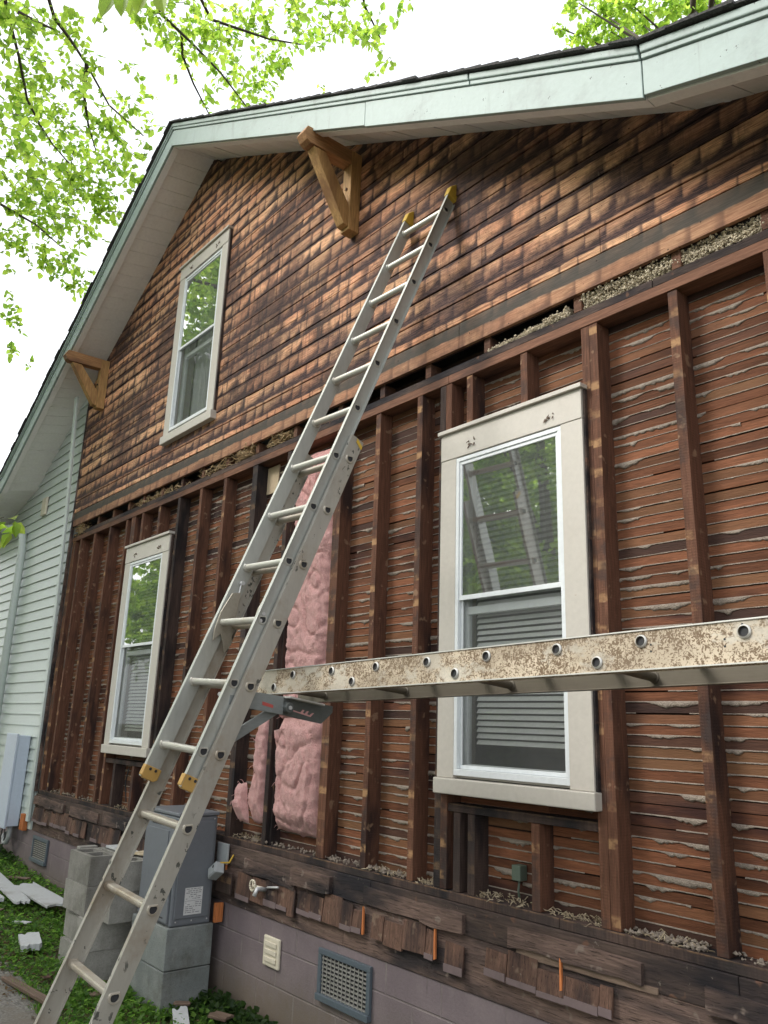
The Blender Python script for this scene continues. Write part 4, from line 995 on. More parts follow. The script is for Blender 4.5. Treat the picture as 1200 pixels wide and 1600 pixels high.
# ---- loose fill in the gap above the top plate
def blobs(name, segs, mat, n, label, cat, kind='stuff', rs=(.0035, .0075)):
    b = MB()
    for _ in range(n):
        x0, x1, f0, f1 = random.choice(segs); t = random.random(); x = x0 + (x1 - x0) * t; fill = f0 + (f1 - f0) * t
        z = 3.753 + random.random() ** .9 * fill; y = .02 + .02 * nz(x * 9, z * 30, 0) + R(-.012, .05) - (.02 if R(0, 1) < .08 else 0)
        r = R(*rs); c = Vector((x, y, z)); o = len(b.v); q = Matrix.Rotation(R(0, 6), 3, Vector((R(-1, 1), R(-1, 1), 1)).normalized())
        for v in ((1, 0, 0), (-1, 0, 0), (0, 1, 0), (0, -1, 0), (0, 0, 1), (0, 0, -1)): b.v.append(tuple(c + (q @ Vector(v)) * r * R(.7, 1.3)))
        b.f += [(o + a_, o + b_, o + c_) for a_, b_, c_ in ((0, 2, 4), (2, 1, 4), (1, 3, 4), (3, 0, 4), (2, 0, 5), (1, 2, 5), (3, 1, 5), (0, 3, 5))]
    return obj(name, b, mat, None, label, cat, kind=kind, smooth=False, loc=(-2, .02, 3.75))
dens = [(-2.10, -1.61, .085, .085), (-1.55, -.8, .085, .085), (-2.09, -1.2, .085, .085), (-.8, .4, .085, .085), (-2.42, -2.17, .02, .06), (-2.7, -2.42, .01, .03)]
blobs('loose_insulation', dens, 'pebble_fill', 15000, 'grey pebbly loose fill insulation packed above the top plate', 'insulation')
def strands(name, zones, n, mat, label, cat, lo, hi, rad=.0018):
    b = MB()
    for _ in range(n):
        x0, x1, y0, y1, z0, z1 = random.choice(zones); p = Vector((R(x0, x1), R(y0, y1), z0 + (z1 - z0) * random.random() ** 1.6)); a = R(0, math.tau); L = R(lo, hi)
        d = Vector((math.cos(a), math.sin(a) * .6, R(-.35, .35))) * L
        b.tube([p, p + d * .5 + Vector((0, 0, R(-.2, .5) * L)), p + d], [rad, rad * R(.8, 1.6), rad * .5], 4)
    return obj(name, b, mat, None, label, cat, kind='stuff', loc=(zones[0][0], 0, zones[0][4]))
strands('nest_straw', [(-6.0, -5.2, .0, .05, 3.76, 3.83), (-7.3, -6.3, .0, .05, 3.755, 3.79), (-4.95, -4.62, .0, .05, 3.76, 3.84), (-8.95, -8.7, -.01, .05, 3.72, 3.83), (-5.35, -5.15, -.02, .04, 3.76, 3.84)], 800, 'straw', 'brown straw and nesting stuffed in the gap above the top plate', 'straw', .03, .11, .003)
strands('wood_litter', [(-2.80, -2.46, .0, .09, 1.004, 1.03), (-2.38, -2.1, .0, .08, 1.004, 1.02), (-1.98, -1.66, .0, .09, 1.004, 1.02), (-8.7, -8.0, 0, .09, 1.004, 1.03), (-8.0, -7.4, 0, .09, 1.004, 1.03), (-5.04, -4.7, 0, .09, 1.004, 1.03), (-7.1, -6.5, 0, .09, 1.004, 1.02), (-3.6, -3.3, .0, .09, 1.004, 1.015), (-3.2, -3.07, .0, .09, 1.004, 1.015)], 650, 'straw_dull', 'pale wood shavings and litter along the sole plate', 'litter', .012, .045, .002)
b = MB()
for _ in range(420):
    xz = random.choice([(-1.99, -1.66), (-1.99, -1.66), (-1.56, -1.25), (-4.0, -3.67), (-3.6, -3.28), (-4.9, -4.1), (-8.7, -7.6)]); c = Vector((R(*xz), R(.0, .09), 1.006 + R(0, .016))); r = R(.004, .014); o = len(b.v)
    for v in ((1, 0, 0), (-1, 0, 0), (0, 1, 0), (0, -1, 0), (0, 0, 1), (0, 0, -1)): b.v.append(tuple(c + Vector(v) * r * R(.5, 1.3)))
    b.f += [(o + a_, o + b_, o + c_) for a_, b_, c_ in ((0, 2, 4), (2, 1, 4), (1, 3, 4), (3, 0, 4), (2, 0, 5), (1, 2, 5), (3, 1, 5), (0, 3, 5))]
obj('plaster_crumbs', b, 'plaster_keys', None, 'grey plaster crumbs fallen on the sole plate', 'rubble', kind='stuff', loc=(-2, 0, 1))
# small electrical box in the bay under the big window
t = thing('outlet_box', (-2.575, .06, 1.08), 'little green metal outlet box in the bay under the large window', 'electrical box')
b = MB(); b.box(-2.60, -2.55, .045, .095, 1.10, 1.165); obj('box_body', b, 'green_copper', t, bevel=.003)
b = MB(); b.tube([(-2.575, .07, 1.10), (-2.573, .06, 1.06), (-2.58, .075, 1.02)], .005, 6); obj('cable', b, 'green_copper', t)
# dangling cable in the bay under the left window
b = MB(); b.tube([(-6.93, .05, 1.34), (-6.90, .03, 1.30), (-6.93, .03, 1.22), (-6.92, .05, 1.06)], .006, 6); obj('loose_cable', b, 'rubber_and_shade_black', None, 'bent dark cable end hanging in the bay under the left window', 'cable', loc=(-6.93, .05, 1.06))

# ================================================================ CABINET ON ITS PIER, CMU PILE
t = thing('utility_cabinet', (-5.27, -.24, .49), 'grey steel equipment cabinet standing on the concrete pier behind the ladder', 'equipment cabinet')
b = MB(); b.box(-5.52, -5.05, -.385, -.10, .485, 1.14); obj('cabinet_body', b, 'cabinet_grey', t, bevel=.012)
b = MB(); b.box(-5.535, -5.04, -.392, -.095, 1.142, 1.165); obj('lid', b, 'cabinet_grey', t, bevel=.006)
b = MB(); b.box(-5.50, -5.07, -.402, -.386, .505, 1.125); fp = obj('front_panel', b, 'cabinet_grey', t, bevel=.005)
b = MB(); b.box(-5.44, -5.14, -.407, -.4025, .60, 1.05); obj('front_panel_inset', b, 'cabinet_grey', fp, bevel=.003)
b = MB(); b.box(-5.40, -5.22, -.4035, -.4022, 1.075, 1.09); b.box(-5.26, -5.20, -.4035, -.4022, .528, .535); b.box(-5.18, -5.12, -.4035, -.4022, .528, .535); obj('grip_slot', b, 'rubber_and_shade_black', fp)
b = MB(); b.box(-5.0495, -5.043, -.362, -.12, .53, 1.11); sp = obj('side_panel', b, 'cabinet_grey', t, bevel=.003)
b = MB(); b.box(-5.0425, -5.0415, -.30, -.175, .55, .71); lb = obj('data_label', b, 'label_white', sp)
b = MB()
for i in range(13):
    z = .70 - i * .0115
    if i == 6: b.box(-5.0413, -5.0405, -.298, -.177, z, z + .002); continue
    y = -.292
    while y < -.19:
        l = R(.006, .028); 
        if R(0, 1) < .8: b.box(-5.0413, -5.0408, y, min(y + l, -.182), z, z + .0042)
        y += l + .006
obj('label_print', b, 'label_ink', lb)
b = MB()
for (y, z) in ((-.35, .515), (-.13, .515), (-.35, 1.122), (-.13, 1.122), (-.24, .515), (-.24, 1.122)): b.tube([(-5.0432, y, z), (-5.041, y, z)], .005, 8)
obj('screw_row', b, 'chrome_part', t)
t = thing('concrete_pier', (-5.3, -.24, 0), 'grey two course concrete pier under the equipment cabinet', 'pier')
for i, (z0, z1) in enumerate(((-.05, .238), (.242, .483))):
    b = MB(); b.box(-5.56, -5.035, -.405, -.08, z0, z1); obj('pier_course', b, 'pier_concrete', t, bevel=.006)
b = MB(); b.box(-5.052, -5.03, -.078, -.02, .485, .60); obj('wood_shim', b, 'fresh_split', None, 'orange wooden block between cabinet and foundation wall', 'wood block', loc=(-5.04, -.05, .485))
# hollow blocks
def cmu(loc, rz, label, L=.40, lay=False):
    b = MB(); w = .19; h = .19; t_ = .032
    x = [-L / 2, -L / 2 + t_, -t_ / 2, t_ / 2, L / 2 - t_, L / 2]
    b.box(-L / 2, L / 2, -w / 2, -w / 2 + t_, 0, h); b.box(-L / 2, L / 2, w / 2 - t_, w / 2, 0, h)
    for a, c in ((0, 1), (2, 3), (4, 5)): b.box(x[a], x[c], -w / 2 + t_, w / 2 - t_, 0, h)
    b.box(x[1], x[2], -w / 2 + t_, w / 2 - t_, .02, .028); b.box(x[3], x[4], -w / 2 + t_, w / 2 - t_, .02, .028)
    o = obj('concrete_block', b, 'grey_cmu', None, label, 'concrete block', 'spare concrete blocks stacked by the wall', loc=(0, 0, 0))
    o.location = loc; o.rotation_euler = (0, 0, rz)
    return o
RZ = math.radians
zc = lambda i: .03 + i * .193
n_ord = ['bottom', 'second', 'third', 'top']
for i in range(4):
    cmu((-6.12 + (.03, -.02, .01, .0)[i], -.50 + (.0, .02, -.01, 0)[i], zc(i)), RZ((2, -3, 1, 0)[i]), 'grey hollow block, %s in the front left column of the pile' % n_ord[i])
    cmu((-6.14 + (.0, .02, -.02, .01)[i], -.29, zc(i)), RZ((0, 2, -2, 1)[i]), 'grey hollow block, %s in the column between front left column and wall' % n_ord[i])
for i in range(4):
    x, y = ((-5.88, -.44), (-5.87, -.42), (-5.74, -.34), (-5.72, -.31))[i]
    if i >= 2: x += .02
    cmu((x + .0, y - .0, zc(i)), RZ((91, 88, 90, 90)[i]), 'grey hollow block, %s in the right column beside the cabinet pier' % n_ord[i])
b = MB(); b.box(-6.46, -6.40, -.50, -.36, .62, .80); obj('brick_piece', b, 'grey_cmu', None, 'thin upright cap block against the left end of the block pile', 'concrete block', bevel=.004, loc=(-6.43, -.43, .62))
b = MB(); b.box(-6.385, -6.365, -.40, -.36, .18, .60); obj('wood_stake', b, 'plank_debris', None, 'brown wood stick standing at the left of the block pile', 'stick', loc=(-6.37, -.38, .18))
b = MB(); b.box(-6.25, -5.85, -.36, -.26, .806, .822); o = obj('board_scrap', b, 'painted_debris', None, 'broken pale board lying across the top of the block pile', 'board', bevel=.003, loc=(-6.05, -.3, .806)); 
b = MB(); b.box(-5.86, -5.62, -.30, -.18, .812, .826); o = obj('board_scrap', b, 'straw_pale', None, 'short pale offcut on the block pile next to the cabinet', 'board', bevel=.003, loc=(-5.74, -.24, .812)); o.rotation_euler = (0, 0, .4)

# ---- tilted junction box hanging off the wall by the cabinet
t = thing('junction_box', (-5.0, -.10, .80), 'small grey plastic junction box hanging askew right of the cabinet', 'junction box')
Mx = Matrix.Translation((-4.97, -.13, .81)) @ Matrix.Rotation(math.radians(-32), 4, 'Y') @ Matrix.Rotation(math.radians(-15), 4, 'X')
b = MB(); b.box(-.055, .055, -.03, .03, -.035, .035); b.xf(Mx); obj('box_body', b, 'pvc_grey', t, bevel=.004)
b = MB(); b.box(-.048, .048, -.035, -.0305, -.028, .028); b.xf(Mx); obj('cover', b, 'pvc_grey', t, bevel=.002)
b = MB(); b.tube([(.028, -.0355, .01), (.028, -.037, .01)], .010, 10); b.xf(Mx); obj('knockout', b, 'rubber_and_shade_black', t)
b = MB(); b.tube([Mx @ Vector((.05, 0, .03)), (-4.93, -.06, .86), (-4.95, -.02, .90)], .006, 6); obj('wire', b, 'yellow_plastic', t)
# ---- tall meter box on the siding
t = thing('meter_box', (-9.55, -.1, .55), 'tall narrow pale grey meter box mounted on the white siding', 'meter box')
b = MB(); b.box(-9.78, -9.42, -.16, -.037, .60, 1.53); obj('box_body', b, 'meter_grey', t, bevel=.006)
b = MB(); b.box(-9.79, -9.41, -.185, -.162, .58, 1.55); obj('door', b, 'meter_grey', t, bevel=.006)
b = MB(); b.tube([(-9.48, -.10, .61), (-9.48, -.10, .50), (-9.53, -.10, .43), (-9.62, -.10, .42), (-9.70, -.09, .48), (-9.75, -.03, .50)], .024, 10); obj('conduit', b, 'pvc_grey', t, smooth=True)
b = MB(); b.tube([(-9.66, -.12, .60), (-9.68, -.13, .35), (-9.64, -.16, .24)], .008, 6); b.tube([(-9.60, -.12, .60), (-9.58, -.11, .48), (-9.62, -.13, .30), (-9.5, -.2, .26)], .006, 6); obj('cable', b, 'rubber_and_shade_black', t)
b = MB(); b.box(-9.32, -9.20, -.06, -.012, .58, .74); obj('sheathing_patch', b, 'fresh_split', None, 'orange torn patch of wood at the foot of the white siding', 'wood patch', bevel=.004, loc=(-9.26, -.03, .58))
# ---- debris on the ground
def board(x, y, L, wd, th, rz, ry, mat, label, lift=.0, rx=0.0):
    b = MB(); n = 10; e0 = [R(-.012, .012) for _ in range(4)]
    m_ = 7; ys_ = [-wd / 2 + wd * i / m_ for i in range(m_ + 1)]; sp = min(.05, L * .12)
    right = [(L / 2 + R(-sp, sp * .6), y_) for y_ in ys_]; left = [(-L / 2 + R(-sp * .6, sp), y_) for y_ in reversed(ys_)]
    ring = right + left; nn = len(ring); b.v = [(x_, y_, 0) for x_, y_ in ring] + [(x_, y_, th) for x_, y_ in ring]
    b.f = [(i, (i + 1) % nn, (i + 1) % nn + nn, i + nn) for i in range(nn)]
    for i in range(m_): a_, c_ = i, nn - 1 - i; b.f += [(a_, a_ + 1, c_ - 1, c_)[::-1], (a_ + nn, a_ + 1 + nn, c_ - 1 + nn, c_ + nn)]
    o = obj('debris_board', b, mat, None, label, 'board', 'broken boards lying by the drive', bevel=.002, loc=(0, 0, 0))
    o.location = (x, y, ground_z(x, y) + .02 + lift); o.rotation_euler = (rx, ry, rz); return o
board(-8.25, -.45, 1.5, .13, .02, RZ(-4), RZ(1.5), 'painted_debris', 'long pale weathered board lying on the grass at the left edge', .05)
board(-7.70, -.30, .85, .20, .018, RZ(3), RZ(2), 'painted_debris', 'wide pale broken board with nail holes in front of the crawl vent', .07, .06)
board(-8.35, -.60, 1.2, .09, .03, RZ(-2), 0, 'painted_debris', 'narrow pale batten lying nearest the drive at the left edge', .01)
board(-6.55, -.72, .28, .14, .045, RZ(-12), RZ(4), 'painted_debris', 'short blue grey block of painted wood left of the block pile', .03, .1)
board(-5.72, -.98, .62, .06, .02, RZ(8), RZ(1), 'plank_debris', 'narrow brown lath lying on the drive behind the ladder foot', .015)
board(-4.72, -.42, .42, .09, .018, RZ(-24), RZ(1), 'painted_debris', 'pale painted sliver lying in the grass right of the pier', .03)
board(-4.62, -.22, .13, .09, .015, RZ(25), RZ(2), 'plank_debris', 'small brown wood chip in the ivy by the foundation', .05)
board(-4.95, -.30, .10, .05, .012, RZ(60), RZ(3), 'plank_debris', 'tiny brown splinter at the foot of the pier', .05)

for k, (x, y, L, wd, rz, mt, lb2) in enumerate(((-7.15, -.62, .22, .05, 20, 'painted_debris', 'thin white paint-peeled chip left of the block pile'), (-6.95, -.86, .16, .03, -50, 'plank_debris', 'thin brown sliver at the edge of the drive'),
     (-7.6, -.75, .30, .04, 35, 'plank_debris', 'brown splinter lying across the weeds near the drive'), (-5.45, -.62, .12, .06, 70, 'plank_debris', 'square brown shingle scrap in front of the pier'), (-4.35, -.30, .14, .07, -10, 'old_shingle', 'dark shingle scrap under the steel wall vent'),
     (-8.6, -.25, .5, .05, 12, 'plank_debris', 'grey brown batten in the weeds under the far crawl vent'), (-5.9, -.78, .18, .05, -35, 'old_shingle', 'dark shingle scrap by the foot of the block pile'))):
    b = MB(); b.box(-L / 2, L / 2, -wd / 2, wd / 2, 0, .010); o = obj('shingle_scrap', b, mt, None, lb2, 'scrap', 'scraps of torn off siding on the ground', bevel=.002, loc=(0, 0, 0)); o.location = (x, y, ground_z(x, y) + .045); o.rotation_euler = (RZ(4), RZ(-5), RZ(rz))
# ================================================================ VEGETATION
def leaf_mesh(b, p, d, n, L, wd, fold=.25):
    s = d.cross(n)
    if s.length < 1e-4: return
    s.normalize(); n = s.cross(d); o = len(b.v); f = n * (wd * fold)
    b.v += [tuple(p), tuple(p + d * L * .32 + s * wd * .5 + f), tuple(p + d * L * .68 + s * wd * .36 + f * .7), tuple(p + d * L),
            tuple(p + d * L * .68 - s * wd * .36 + f * .7), tuple(p + d * L * .32 - s * wd * .5 + f)]
    b.f += [(o, o + 1, o + 2, o + 3), (o, o + 3, o + 4, o + 5)]
rg = random.Random(5)
def rv(): 
    v = Vector((rg.gauss(0, 1), rg.gauss(0, 1), rg.gauss(0, 1))); return v.normalized()
def sprays(b, tw, blobs_, per, L0, twl=.5, dens=1.0):
    for (cx, cy, cz, r) in blobs_:
        vol = max(2, int(per * (r / .3) ** 2 * dens))
        for _ in range(vol):
            c = Vector((cx, cy, cz)) + rv() * r * rg.random() ** .45; d = rv(); d.z = d.z * .5 - .25; d.normalize(); ln = twl * rg.uniform(.5, 1) * min(1, r / .25)
            e = c + d * ln; c = c - d * ln * .4; e = e - d * ln * .4
            tw.tube([c, (c + e) / 2 + Vector((0, 0, .02)), e], [.004, .003, .0015], 4, False)
            k = int(ln / .05) + 2
            for i in range(k):
                t = i / (k - 1); p = c.lerp(e, t); ld = (d * .5 + rv() * .9 + Vector((0, 0, -.45))).normalized(); n = (rv() * .8 + Vector((0, 0, 1))).normalized()
                l = L0 * rg.uniform(.6, 1.2); leaf_mesh(b, p, ld, n, l, l * rg.uniform(.6, .8), rg.uniform(.05, .35))
LEFTB = [(-7.86,-1.74,8.71,0.29),(-8.68,-1.3,9.8,0.29),(-8.03,-1.11,9.28,0.23),(-9.36,-1.38,9.44,0.33),(-9.19,-1.0,9.71,0.32),(-7.31,-1.1,8.0,0.16),(-7.58,-1.59,7.41,0.28),(-10.3,-0.73,9.81,0.36),(-7.77,-0.88,8.76,0.17),(-8.53,-1.16,7.71,0.31),(-10.94,-0.17,9.99,0.38),(-8.76,-0.41,8.95,0.28),(-9.75,0.2,10.18,0.26),(-8.28,-0.26,9.48,0.15),(-9.54,-0.03,9.07,0.34),(-7.66,-0.31,7.91,0.16),(-9.89,-0.24,8.64,0.34),(-11.03,-0.32,8.9,0.39),(-9.81,-1.06,8.13,0.32),(-10.89,-0.84,8.21,0.27),(-10.58,-0.42,7.95,0.34),(-8.05,-0.75,6.87,0.25),(-10.9,0.04,7.99,0.27),(-9.7,0.12,8.41,0.31),(-8.38,-0.08,8.02,0.21),(-7.86,-0.33,6.69,0.19),(-11.32,0.47,8.04,0.19),(-10.07,-0.88,7.18,0.13),(-11.29,-0.57,7.14,0.21),(-12.05,-0.0,6.95,0.11),(-11.42,-0.5,6.76,0.14),(-11.96,-0.58,7.88,0.11),(-8.3,0.04,8.78,0.13),(-10.72,-0.6,8.91,0.32),(-9.18,-0.69,8.3,0.28),(-10.63,-0.95,10.18,0.31),(-9.85,-1.56,10.81,0.33),(-8.09,-1.56,7.35,0.24),(-7.07,-1.15,8.75,0.11)]
MIDB = [(-7.47,-0.36,9.61,0.27),(-8.75,0.53,11.28,0.32),(-7.57,0.48,10.14,0.3),(-7.66,0.96,10.66,0.3),(-6.73,0.98,10.08,0.24),(-6.82,1.59,10.55,0.27),(-6.41,1.86,10.21,0.24),(-6.4,2.15,9.91,0.15),(-6.96,2.41,10.29,0.12),(-6.9,2.07,10.54,0.22),(-9.0,0.61,10.74,0.17),(-8.32,0.88,10.32,0.24),(-8.56,1.54,10.87,0.32),(-8.13,1.59,10.92,0.27),(-8.94,1.62,10.73,0.26),(-8.16,1.57,10.09,0.15),(-7.5,0.42,9.04,0.14),(-7.79,1.83,11.11,0.27),(-8.23,2.41,10.86,0.06),(-9.18,0.57,10.57,0.09),(-6.26,2.34,10.8,0.1),(-6.65,2.46,11.04,0.12),(-7.33,0.24,9.5,0.23),(-8.74,0.38,10.77,0.23),(-7.07,1.78,10.52,0.16)]
BACKB = [(-8.36,8.54,16.42,0.18),(-7.63,8.33,15.45,0.31),(-8.68,10.95,18.27,0.45),(-8.32,11.68,18.79,0.46),(-6.31,9.13,15.62,0.34),(-8.58,10.42,18.39,0.37),(-6.38,10.37,16.75,0.34),(-7.63,8.14,16.21,0.25),(-6.98,9.92,16.05,0.23),(-6.49,11.72,18.01,0.29),(-8.54,11.4,18.09,0.3),(-6.68,8.48,15.68,0.31)]
BR = [[(-7.31, -1.72, 9.19), (-7.7, -1.4, 9.01), (-7.9, -1.16, 9.04), (-8.12, -0.9, 9.04), (-8.4, -0.5, 8.9), (-8.55, 0.01, 8.85)],
[(-8.12, -0.9, 9.04), (-8.47, -0.78, 8.91), (-8.78, -0.6, 8.8), (-9.05, -0.39, 8.71)],
[(-7.83, -2.01, 9.42), (-8.27, -1.73, 9.21), (-8.61, -1.51, 9.09), (-8.98, -1.28, 8.9), (-9.24, -1.04, 8.84), (-9.46, -0.81, 8.82), (-9.68, -0.36, 8.71)],
[(-9.63, -1.48, 7.86), (-9.79, -1.18, 7.9), (-9.94, -0.75, 7.92), (-10.12, -0.35, 7.86)],
[(-7.16, -0.6, 9.76), (-7.49, -0.36, 9.67), (-7.62, 0.12, 9.66), (-7.75, 0.59, 9.62), (-7.92, 1.15, 9.47)],
[(-7.74, 0.02, 9.86), (-8.02, 0.17, 9.83), (-8.27, 0.46, 9.75), (-8.52, 0.87, 9.61)],
[(-7.89, -1.71, 9.01), (-8.02, -1.49, 9.14), (-8.12, -1.23, 9.27)],
[(-7.1, -0.18, 9.95), (-7.35, 0.21, 9.87), (-7.21, 0.92, 9.97), (-7.13, 1.34, 10.11)],
[(-6.11, 1.45, 10.45), (-6.35, 1.75, 10.38), (-6.52, 2.15, 10.3)]]
BB = [[(-5.88, 9.54, 16.22), (-6.12, 9.88, 16.1), (-6.37, 10.12, 16.06)],
[(-5.51, 9.73, 16.2), (-5.77, 10.0, 16.14), (-5.95, 10.28, 16.09)]]
tree = thing('shade_tree', (-12.2, -6.4, 0), 'big leafy shade tree overhanging the roof from the upper left', 'tree')
tb = MB(); tb.tube([(-12.2, -6.4, -.1), (-12.1, -6.3, 2.5), (-11.7, -6.0, 5.5), (-11.0, -5.5, 8.0)], [.36, .30, .25, .2], 14)
obj('trunk', tb, 'bark', tree, smooth=True)
tb = MB(); fork = Vector((-11.0, -5.5, 8.0))
for (m_, tip) in (((-9.6, -3.8, 9.9), BR[0][0]), ((-9.6, -3.9, 10.2), BR[2][0]), ((-10.6, -3.6, 8.4), BR[3][0]), ((-9.0, -3.0, 10.8), BR[4][0]), ((-8.8, -2.4, 11.0), BR[7][0]), ((-8.0, -1.6, 11.6), BR[8][0]),
                  ((-12.6, -5.0, 10.0), (-14.6, -4.6, 11.5)), ((-12.0, -7.0, 10.2), (-13.0, -8.4, 12.4)), ((-10.6, -7.0, 9.6), (-9.8, -8.6, 11.0))):
    tb.tube([fork, fork.lerp(Vector(m_), .5) + Vector((0, 0, .25)), m_, Vector(m_).lerp(Vector(tip), .6) + Vector((0, 0, .1)), tip], [.14, .10, .07, .04, .026], 8)
tb.tube([fork, (-8.0, -5.0, 8.4), (-5.0, -4.2, 7.2), (-3.0, -2.9, 5.3), (-2.38, -2.2, 4.40)], [.06, .035, .018, .007, .003], 6)
for pl in BR: tb.tube(pl, [.020 * (1 - .75 * i / (len(pl) - 1)) + .003 for i in range(len(pl))], 6)
obj('limbs', tb, 'bark', tree, smooth=True)
lb_, tw = MB(), MB()
sprays(lb_, tw, LEFTB + MIDB, 15, .102, .40)
for pl in BR:
    for a, c in zip(pl, pl[1:]):
        for i in range(7):
            p = Vector(a).lerp(Vector(c), rg.random()); ld = (rv() + Vector((0, 0, -.6))).normalized(); leaf_mesh(lb_, p, ld, (rv() + Vector((0, 0, 1))).normalized(), .08, .055)
# a few near, larger leaves
for (px_, py_, pz_) in ((-2.47, -2.25, 4.33), (-2.42, -2.20, 4.36), (-2.38, -2.15, 4.37), (-2.36, -2.2, 4.34)):
    for i in range(2): leaf_mesh(lb_, Vector((px_, py_, pz_)) + rv() * .03, Vector((rg.uniform(-.4, .4), rg.uniform(-.3, .3), -1)).normalized(), Vector((.5, -.8, -.6)).normalized(), .10, .07, .2)
# crown mass off to the left and above the camera, seen in the upstairs window
sprays(lb_, tw, [(-13.6 + rg.uniform(-2.4, 2.2), -5.6 + rg.uniform(-2.6, 1.9), 11.0 + rg.uniform(-3.2, 2.8), .62) for _ in range(150)], 7, .13, .8)
sprays(lb_, tw, [(-10.2 + rg.uniform(-1.6, 1.4), -4.8 + rg.uniform(-1.2, 1.6), 10.9 + rg.uniform(-.9, 1.4), .55) for _ in range(26)], 5, .11, .7)
obj('twigs', tw, 'bark', tree, kind='stuff'); obj('crown', lb_, 'tree_leaf', tree)
# leafy sprig poking into the frame beside the downspout
b, tw = MB(), MB()
tt = thing('sapling', (-6.7, -2.3, 0), 'thin young sapling with a bright leafy sprig in front of the downspout', 'sapling')
for _ in range(16): leaf_mesh(b, Vector((-6.19, -1.43, 3.10)) + rv() * .10, (rv() + Vector((0, 0, -.9))).normalized(), (rv() + Vector((0, -.6, .8))).normalized(), .13, .08)
tw.tube([(-6.7, -2.3, 0), (-6.7, -2.25, 2.0), (-6.5, -1.8, 3.0), (-6.2, -1.45, 3.16)], [.014, .010, .006, .003], 6)
obj('trunk', tw, 'bark', tt); obj('crown', b, 'tree_leaf', tt)
# tree behind the house
tr = thing('garden_tree', (-4.5, 12.5, 0), 'tall green tree standing behind the right half of the roof', 'tree')
tb = MB(); tb.tube([(-4.5, 12.5, 0), (-4.6, 12.3, 6), (-5.2, 11.6, 11.5), (-6.2, 10.6, 16.0), (-6.6, 10.2, 17.5)], [.35, .28, .2, .09, .03], 12); obj('trunk', tb, 'bark', tr, smooth=True)
tb = MB()
for pl in BB: tb.tube([(-5.2, 11.6, 11.5)] + pl[::-1] , [.10] + [.06] * len(pl), 7)
for (x, y, z, r) in BACKB: tb.tube([(-5.6, 11.1, 13.5), ((x - 5.6) / 2, (y + 11.1) / 2, (z + 13.5) / 2 + .2), (x, y, z)], [.07, .04, .012], 6)
obj('limbs', tb, 'bark', tr, smooth=True)
b, tw = MB(), MB(); sprays(b, tw, BACKB, 15, .14, .55); sprays(b, tw, [(-4.2 + rg.uniform(-2, 2), 12.5 + rg.uniform(-2, 2), 13 + rg.uniform(-2.5, 2.0), .6) for _ in range(30)], 4, .13, .8)
obj('twigs', tw, 'bark', tr, kind='stuff'); obj('crown', b, 'tree_leaf', tr)
# trees across the drive, mirrored in the ground floor glass
def far_tree(name, x, y, h, r, n, label, seed, L=.16):
    global rg
    rg = random.Random(seed); t_ = thing(name, (x, y, 0), label, 'tree')
    tb = MB(); tb.tube([(x, y, -.1), (x + .1, y, h * .4), (x - .1, y + .2, h * .85)], [.28, .2, .06], 10)
    for i in range(8): a = rg.uniform(0, 6.3); tb.tube([(x, y, h * rg.uniform(.3, .55)), (x + math.cos(a) * r * .5, y + math.sin(a) * r * .5, h * .68), (x + math.cos(a) * r * .9, y + math.sin(a) * r * .9, h * .8)], [.09, .06, .02], 6)
    obj('trunk', tb, 'bark', t_, smooth=True)
    b, tw = MB(), MB(); bl = []
    for _ in range(n):
        v = rv(); q = rg.uniform(.45, 1.0); bl.append((x + v.x * r * q, y + v.y * r * q, h * .62 + v.z * h * .40 * q, .6))
    sprays(b, tw, bl, 5, L, .9); obj('twigs', tw, 'bark', t_, kind='stuff'); obj('crown', b, 'tree_leaf', t_)
far_tree('maple_tree', -10.5, -10.5, 10.5, 3.6, 120, 'round maple tree across the drive from the large window', 21)
far_tree('maple_tree', -17.5, -7.0, 9.0, 3.2, 90, 'smaller maple tree at the far left across the drive', 22)
far_tree('maple_tree', -4.0, -14.0, 11.0, 3.8, 90, 'broad maple tree behind the photographer', 23)
far_tree('maple_tree', -9.0, -15.0, 13.0, 4.6, 150, 'tallest maple tree by the hedge, behind the round one', 24)
far_tree('maple_tree', -22.5, -9.5, 9.5, 4.0, 120, 'maple tree farthest left across the drive', 25)
far_tree('maple_tree', -16.0, -14.0, 11.0, 4.2, 110, 'maple tree between the small one and the tallest one by the hedge', 26)
# unseen clipped hedge, added to fill the reflections in the low panes
rg = random.Random(91); hd = thing('hedge', (-12, -16, 0), 'long clipped hedge out of view, added to fill the low window reflections', 'hedge')
b = MB(); b.box(-30, 8, -16.6, -15.6, 0, 2.3); obj('hedge_core', b, 'bark', hd)
b = MB()
for _ in range(16000):
    x = rg.uniform(-30, 8); z = rg.uniform(.05, 2.6 + .25 * nz(x, 0, 0)); y = -15.55 + rg.gauss(0, .09); l = rg.uniform(.09, .16)
    leaf_mesh(b, Vector((x, y, z)), rv(), (rv() + Vector((0, .8, .5))).normalized(), l, l * .7, .2)
obj('hedge_leaves', b, 'tree_leaf', hd)
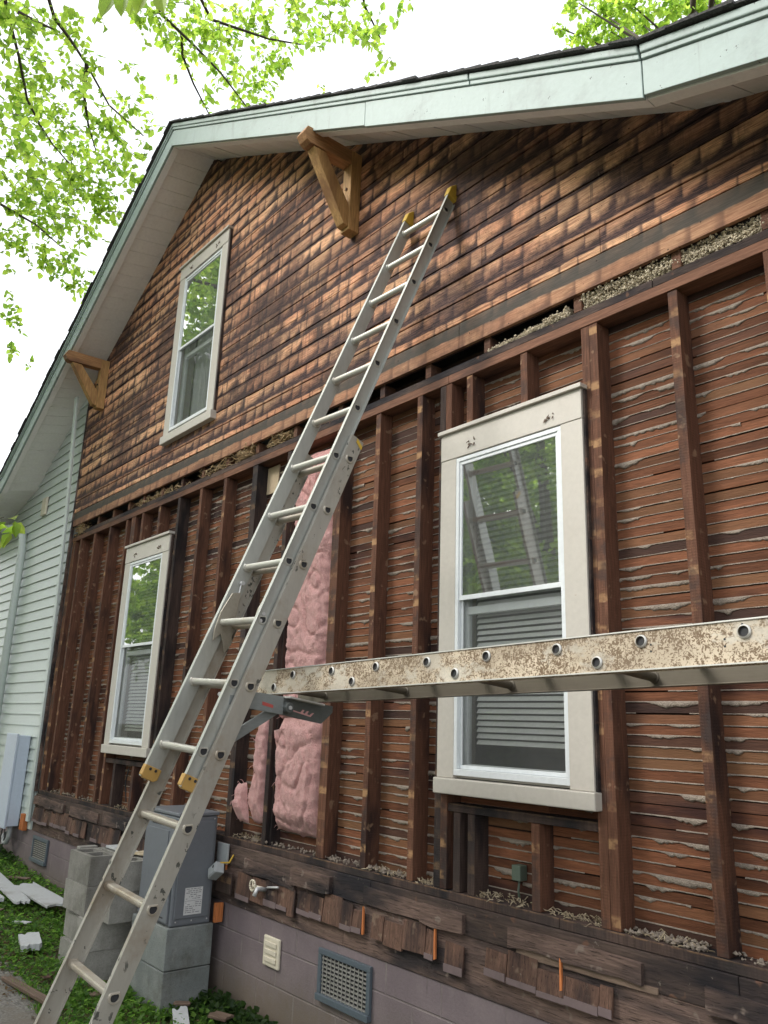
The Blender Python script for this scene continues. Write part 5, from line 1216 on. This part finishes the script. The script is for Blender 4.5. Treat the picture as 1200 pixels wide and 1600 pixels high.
# low ground cover along the wall
rg = random.Random(77); b = MB(); gb = MB()
for _ in range(26000):
    x = -12.5 + 9.6 * rg.random() ** .8; e = drive_edge(x); y = e - .10 + (abs(e) + .08) * rg.random()
    if -5.58 < x < -5.02 and y > -.42: continue
    if -6.38 < x < -5.6 and y > -.62: continue
    if x > -5 and y < -.8 - .2 * rg.random(): continue
    gd = nz(x * 2.2, y * 2.2, 0)
    if rg.random() > .72 + gd * .6: continue
    z = ground_z(x, y) + .012 + rg.uniform(0, .05 if y > e else .015); l = rg.uniform(.018, .042)
    ld = Vector((rg.gauss(0, 1), rg.gauss(0, 1), .4)).normalized(); leaf_mesh(b, Vector((x, y, z)), ld, (rv() * .6 + Vector((0, 0, 1))).normalized(), l, l * .85, .1)
obj('ground_cover', b, 'ground_leaf', None, 'low bright green clover and weeds between wall and drive', 'ground cover', kind='stuff', loc=(-7, -.4, 0))
for _ in range(14000):
    x = rg.uniform(-12, -3.6) if rg.random() < .4 else rg.uniform(-5.9, -4.4); e = -.9 if x > -6 else -.8; y = rg.uniform(e - .12, -.03)
    if -5.58 < x < -5.02 and y > -.42: continue
    if -6.38 < x < -5.6 and y > -.62: continue
    if nz(x * 3, y * 3, 5) < -.1: continue
    p = Vector((x, y, ground_z(x, y))); h = rg.uniform(.03, .09); d = Vector((rg.gauss(0, .4), rg.gauss(0, .4), 1)).normalized(); s = Vector((rg.gauss(0, 1), rg.gauss(0, 1), 0)).normalized() * .0028
    o = len(gb.v); q = p + d * h * .6; tp = p + d * h + Vector((d.x, d.y, -.2)) * h * .5; gb.v += [tuple(p - s), tuple(p + s), tuple(q + s * .8), tuple(q - s * .8), tuple(tp)]; gb.f += [(o, o + 1, o + 2, o + 3), (o + 3, o + 2, o + 4)]
obj('grass', gb, 'ground_leaf', None, 'tufts of short green grass beside the pier and drive', 'grass', kind='stuff', loc=(-5, -.5, 0))
b = MB()
for _ in range(2600):
    x = rg.gauss(-4.75, .35) if rg.random() < .7 else rg.gauss(-9.7, .2); y = -.05 - abs(rg.gauss(0, .13)); z = ground_z(x, y) + rg.uniform(.02, .13) * max(.2, 1 + y * 3)
    if -5.58 < x < -5.02 and y > -.42: continue
    l = rg.uniform(.03, .055); leaf_mesh(b, Vector((x, y, z)), (rv() + Vector((0, -.5, -.2))).normalized(), (rv() * .5 + Vector((0, -.6, .9))).normalized(), l, l * .8, .15)
obj('ivy', b, 'ivy_leaf', None, 'dark green ivy at the foot of the foundation', 'ivy', kind='stuff', loc=(-4.7, -.1, 0))
b = MB()
for _ in range(1500):
    x = rg.uniform(-9, -3.5); y = drive_edge(x) + rg.gauss(-.06, .22) if x < -5.6 else rg.uniform(-1.1, -.1); z = ground_z(x, y) + .026
    if -5.58 < x < -5.02 and y > -.42: continue
    if -6.38 < x < -5.6 and y > -.62: continue
    l = rg.uniform(.012, .04); leaf_mesh(b, Vector((x, y, z)), Vector((rg.gauss(0, 1), rg.gauss(0, 1), .1)).normalized(), (rv() * .3 + Vector((0, 0, 1))).normalized(), l, l * .6, .3)
obj('leaf_litter', b, 'dry_leaf', None, 'dead leaves and chips scattered along the drive edge', 'leaf litter', kind='stuff', loc=(-5, -.8, 0))
